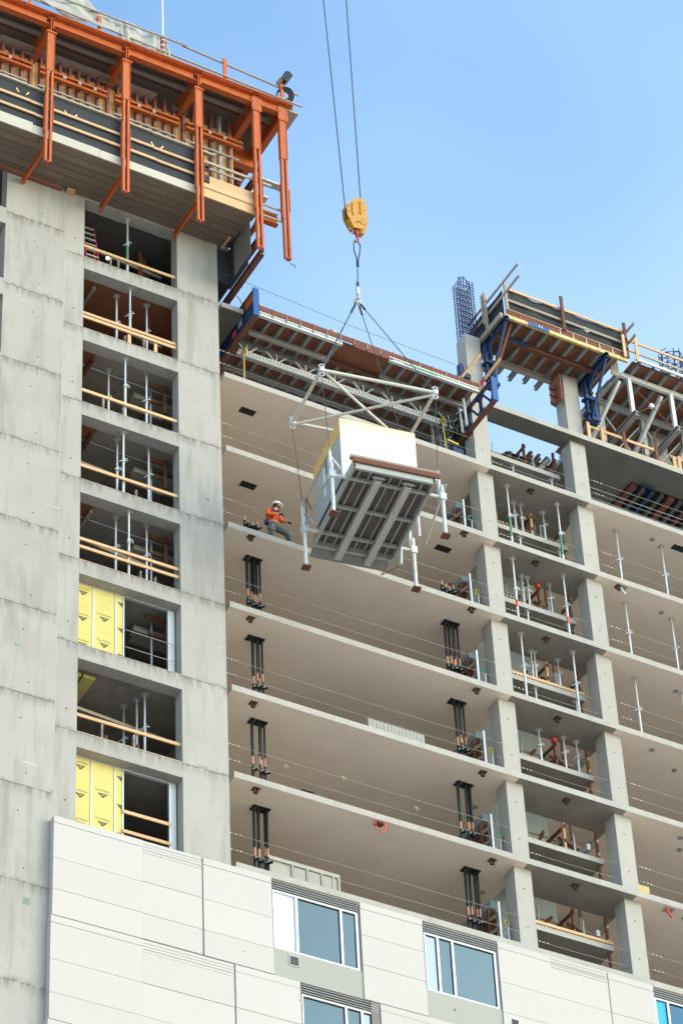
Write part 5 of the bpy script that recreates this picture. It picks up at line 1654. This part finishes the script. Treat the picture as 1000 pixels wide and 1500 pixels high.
# air handling boxes behind the slab edges
hv = thing('duct_box', 'pale framed duct casing lying on the lowest open floor by the pipe risers', 'duct', (2.8, 1.2, 53.2))
boxpart('casing', 'slab', hv, 1.75, 1.25, 53.2, 3.95, 1.9, 54.55)
part('frame', 'slab', hv, lambda m: [m.box(1.75, 1.2, 54.48, 3.98, 1.25, 54.6), m.box(1.75, 1.2, 53.25, 3.98, 1.25, 53.35)] + [m.box(x, 1.2, 53.35, x + .05, 1.25, 54.48) for x in (2.5, 2.95, 3.4, 3.75, 3.93)])
for x in (2.57, 3.02, 3.47):
    boxpart('panel', 'spandrel', hv, x, 1.22, 53.9, x + .35, 1.248, 54.42)
hv2 = thing('duct_box', 'long grey ribbed duct tray lying near the middle of the fifth floor slab', 'duct', (6, 1.2, 59.2))
boxpart('casing', 'spandrel', hv2, 5.1, 1.1, 59.2, 6.95, 1.7, 60.36)
part('rib', 'louvre', hv2, lambda m: [m.box(5.15 + .12 * q, 1.085, 59.2, 5.17 + .12 * q, 1.1, 60.35) for q in range(15)])
# small site scraps
fr_ = thing('safety_tie', 'red plastic tie hanging in an arc under the lower slab edge', 'tie', (4.78, .27, 55.9))
part('strip', 'red_tape', fr_, lambda m: [m.path([(4.62, .22, 55.98), (4.6, .2, 55.82), (4.66, .2, 55.7)], .025, 5), m.path([(4.9, .22, 55.98), (4.93, .2, 55.82), (4.85, .2, 55.66), (4.76, .2, 55.64)], .025, 5)])
boxpart('plate', 'rust', fr_, 4.66, .2, 55.95, 4.9, .4, 55.998)
bk = thing('joint_box', 'small dark junction box on the slab edge right of the left pipe risers', 'box', (2.4, .5, 59.0))
o_ = boxpart('body', 'dark', bk, 2.42, .3, 56.201, 2.75, .5, 56.36)
boxpart('lid', 'dark', bk, 2.40, .28, 56.36, 2.77, .52, 56.39)
for x, z, lb in ((1.9, 57.0, 'left'), (3.7, 57.2, 'middle'), (6.0, 56.9, 'right')):
    solo('warning_tag', 'pale_tape', 'yellow tape tag tied to the guard wire of the sixth slab, %s one' % lb, 'tag',
         lambda m: [m.path([(x, .33, z + .08), (x + .05, .32, z), (x + .02, .31, z - .06)], .011, 5), m.path([(x, .33, z + .08), (x + .1, .32, z + .05), (x + .14, .33, z + .02)], .009, 5)], (x, .33, z), 'yellow tags on the guard wires')
for z, x, lb in ((55.98, 14.15, 'lowest'), (68.0, 13.95, 'upper')):
    t = thing('hanging_bracket', 'pink and white tape bracket hanging below the %s right slab edge' % lb, 'bracket', (x, .3, z))
    part('tape', 'red_tape' if z < 60 else 'white_steel', t, lambda m: m.path([(x, .3, z), (x + .05, .28, z - .15), (x + .16, .28, z - .28)], .04, 6))
    boxpart('plate', 'louvre', t, x - .05, .22, z - .01, x + .25, .45, z - .001 + .0)
for (x, y) in ((13.9, 1.6),):
    t = thing('board_stack', 'orange yellow board standing behind the right column near the bottom', 'board', (x, y, 56.2))
    boxpart('board', 'gold_beam', t, 13.4, 1.2, 56.201, 14.3, 1.24, 57.35)
    boxpart('batten', 'timber', t, 13.4, 1.241, 56.9, 14.3, 1.28, 57.0)
# wires strung above the form table
for i, (a, b, lb) in enumerate((((.2, -.1, 75.15), (9.2, .3, 75.25), 'thin wire strung above the form table against the sky'),)):
    solo('guard_wire', 'wire', lb, 'wire', lambda m: m.path([a, ((a[0] + b[0]) / 2, (a[1] + b[1]) / 2, (a[2] + b[2]) / 2 - .12), b], .009, 5), a)
for z, lb in ((72.1, 'upper'), (71.65, 'lower')):
    solo('guard_wire', 'guard_wire', '%s guard wire across the right bay below the highest slab' % lb, 'wire', lambda m: m.path([(13.3, .5, z), (16, .5, z - .02), (20, .5, z)], .009, 5), (13.3, .5, z), 'guard wires below the highest slab')
print('objects', len(bpy.data.objects))
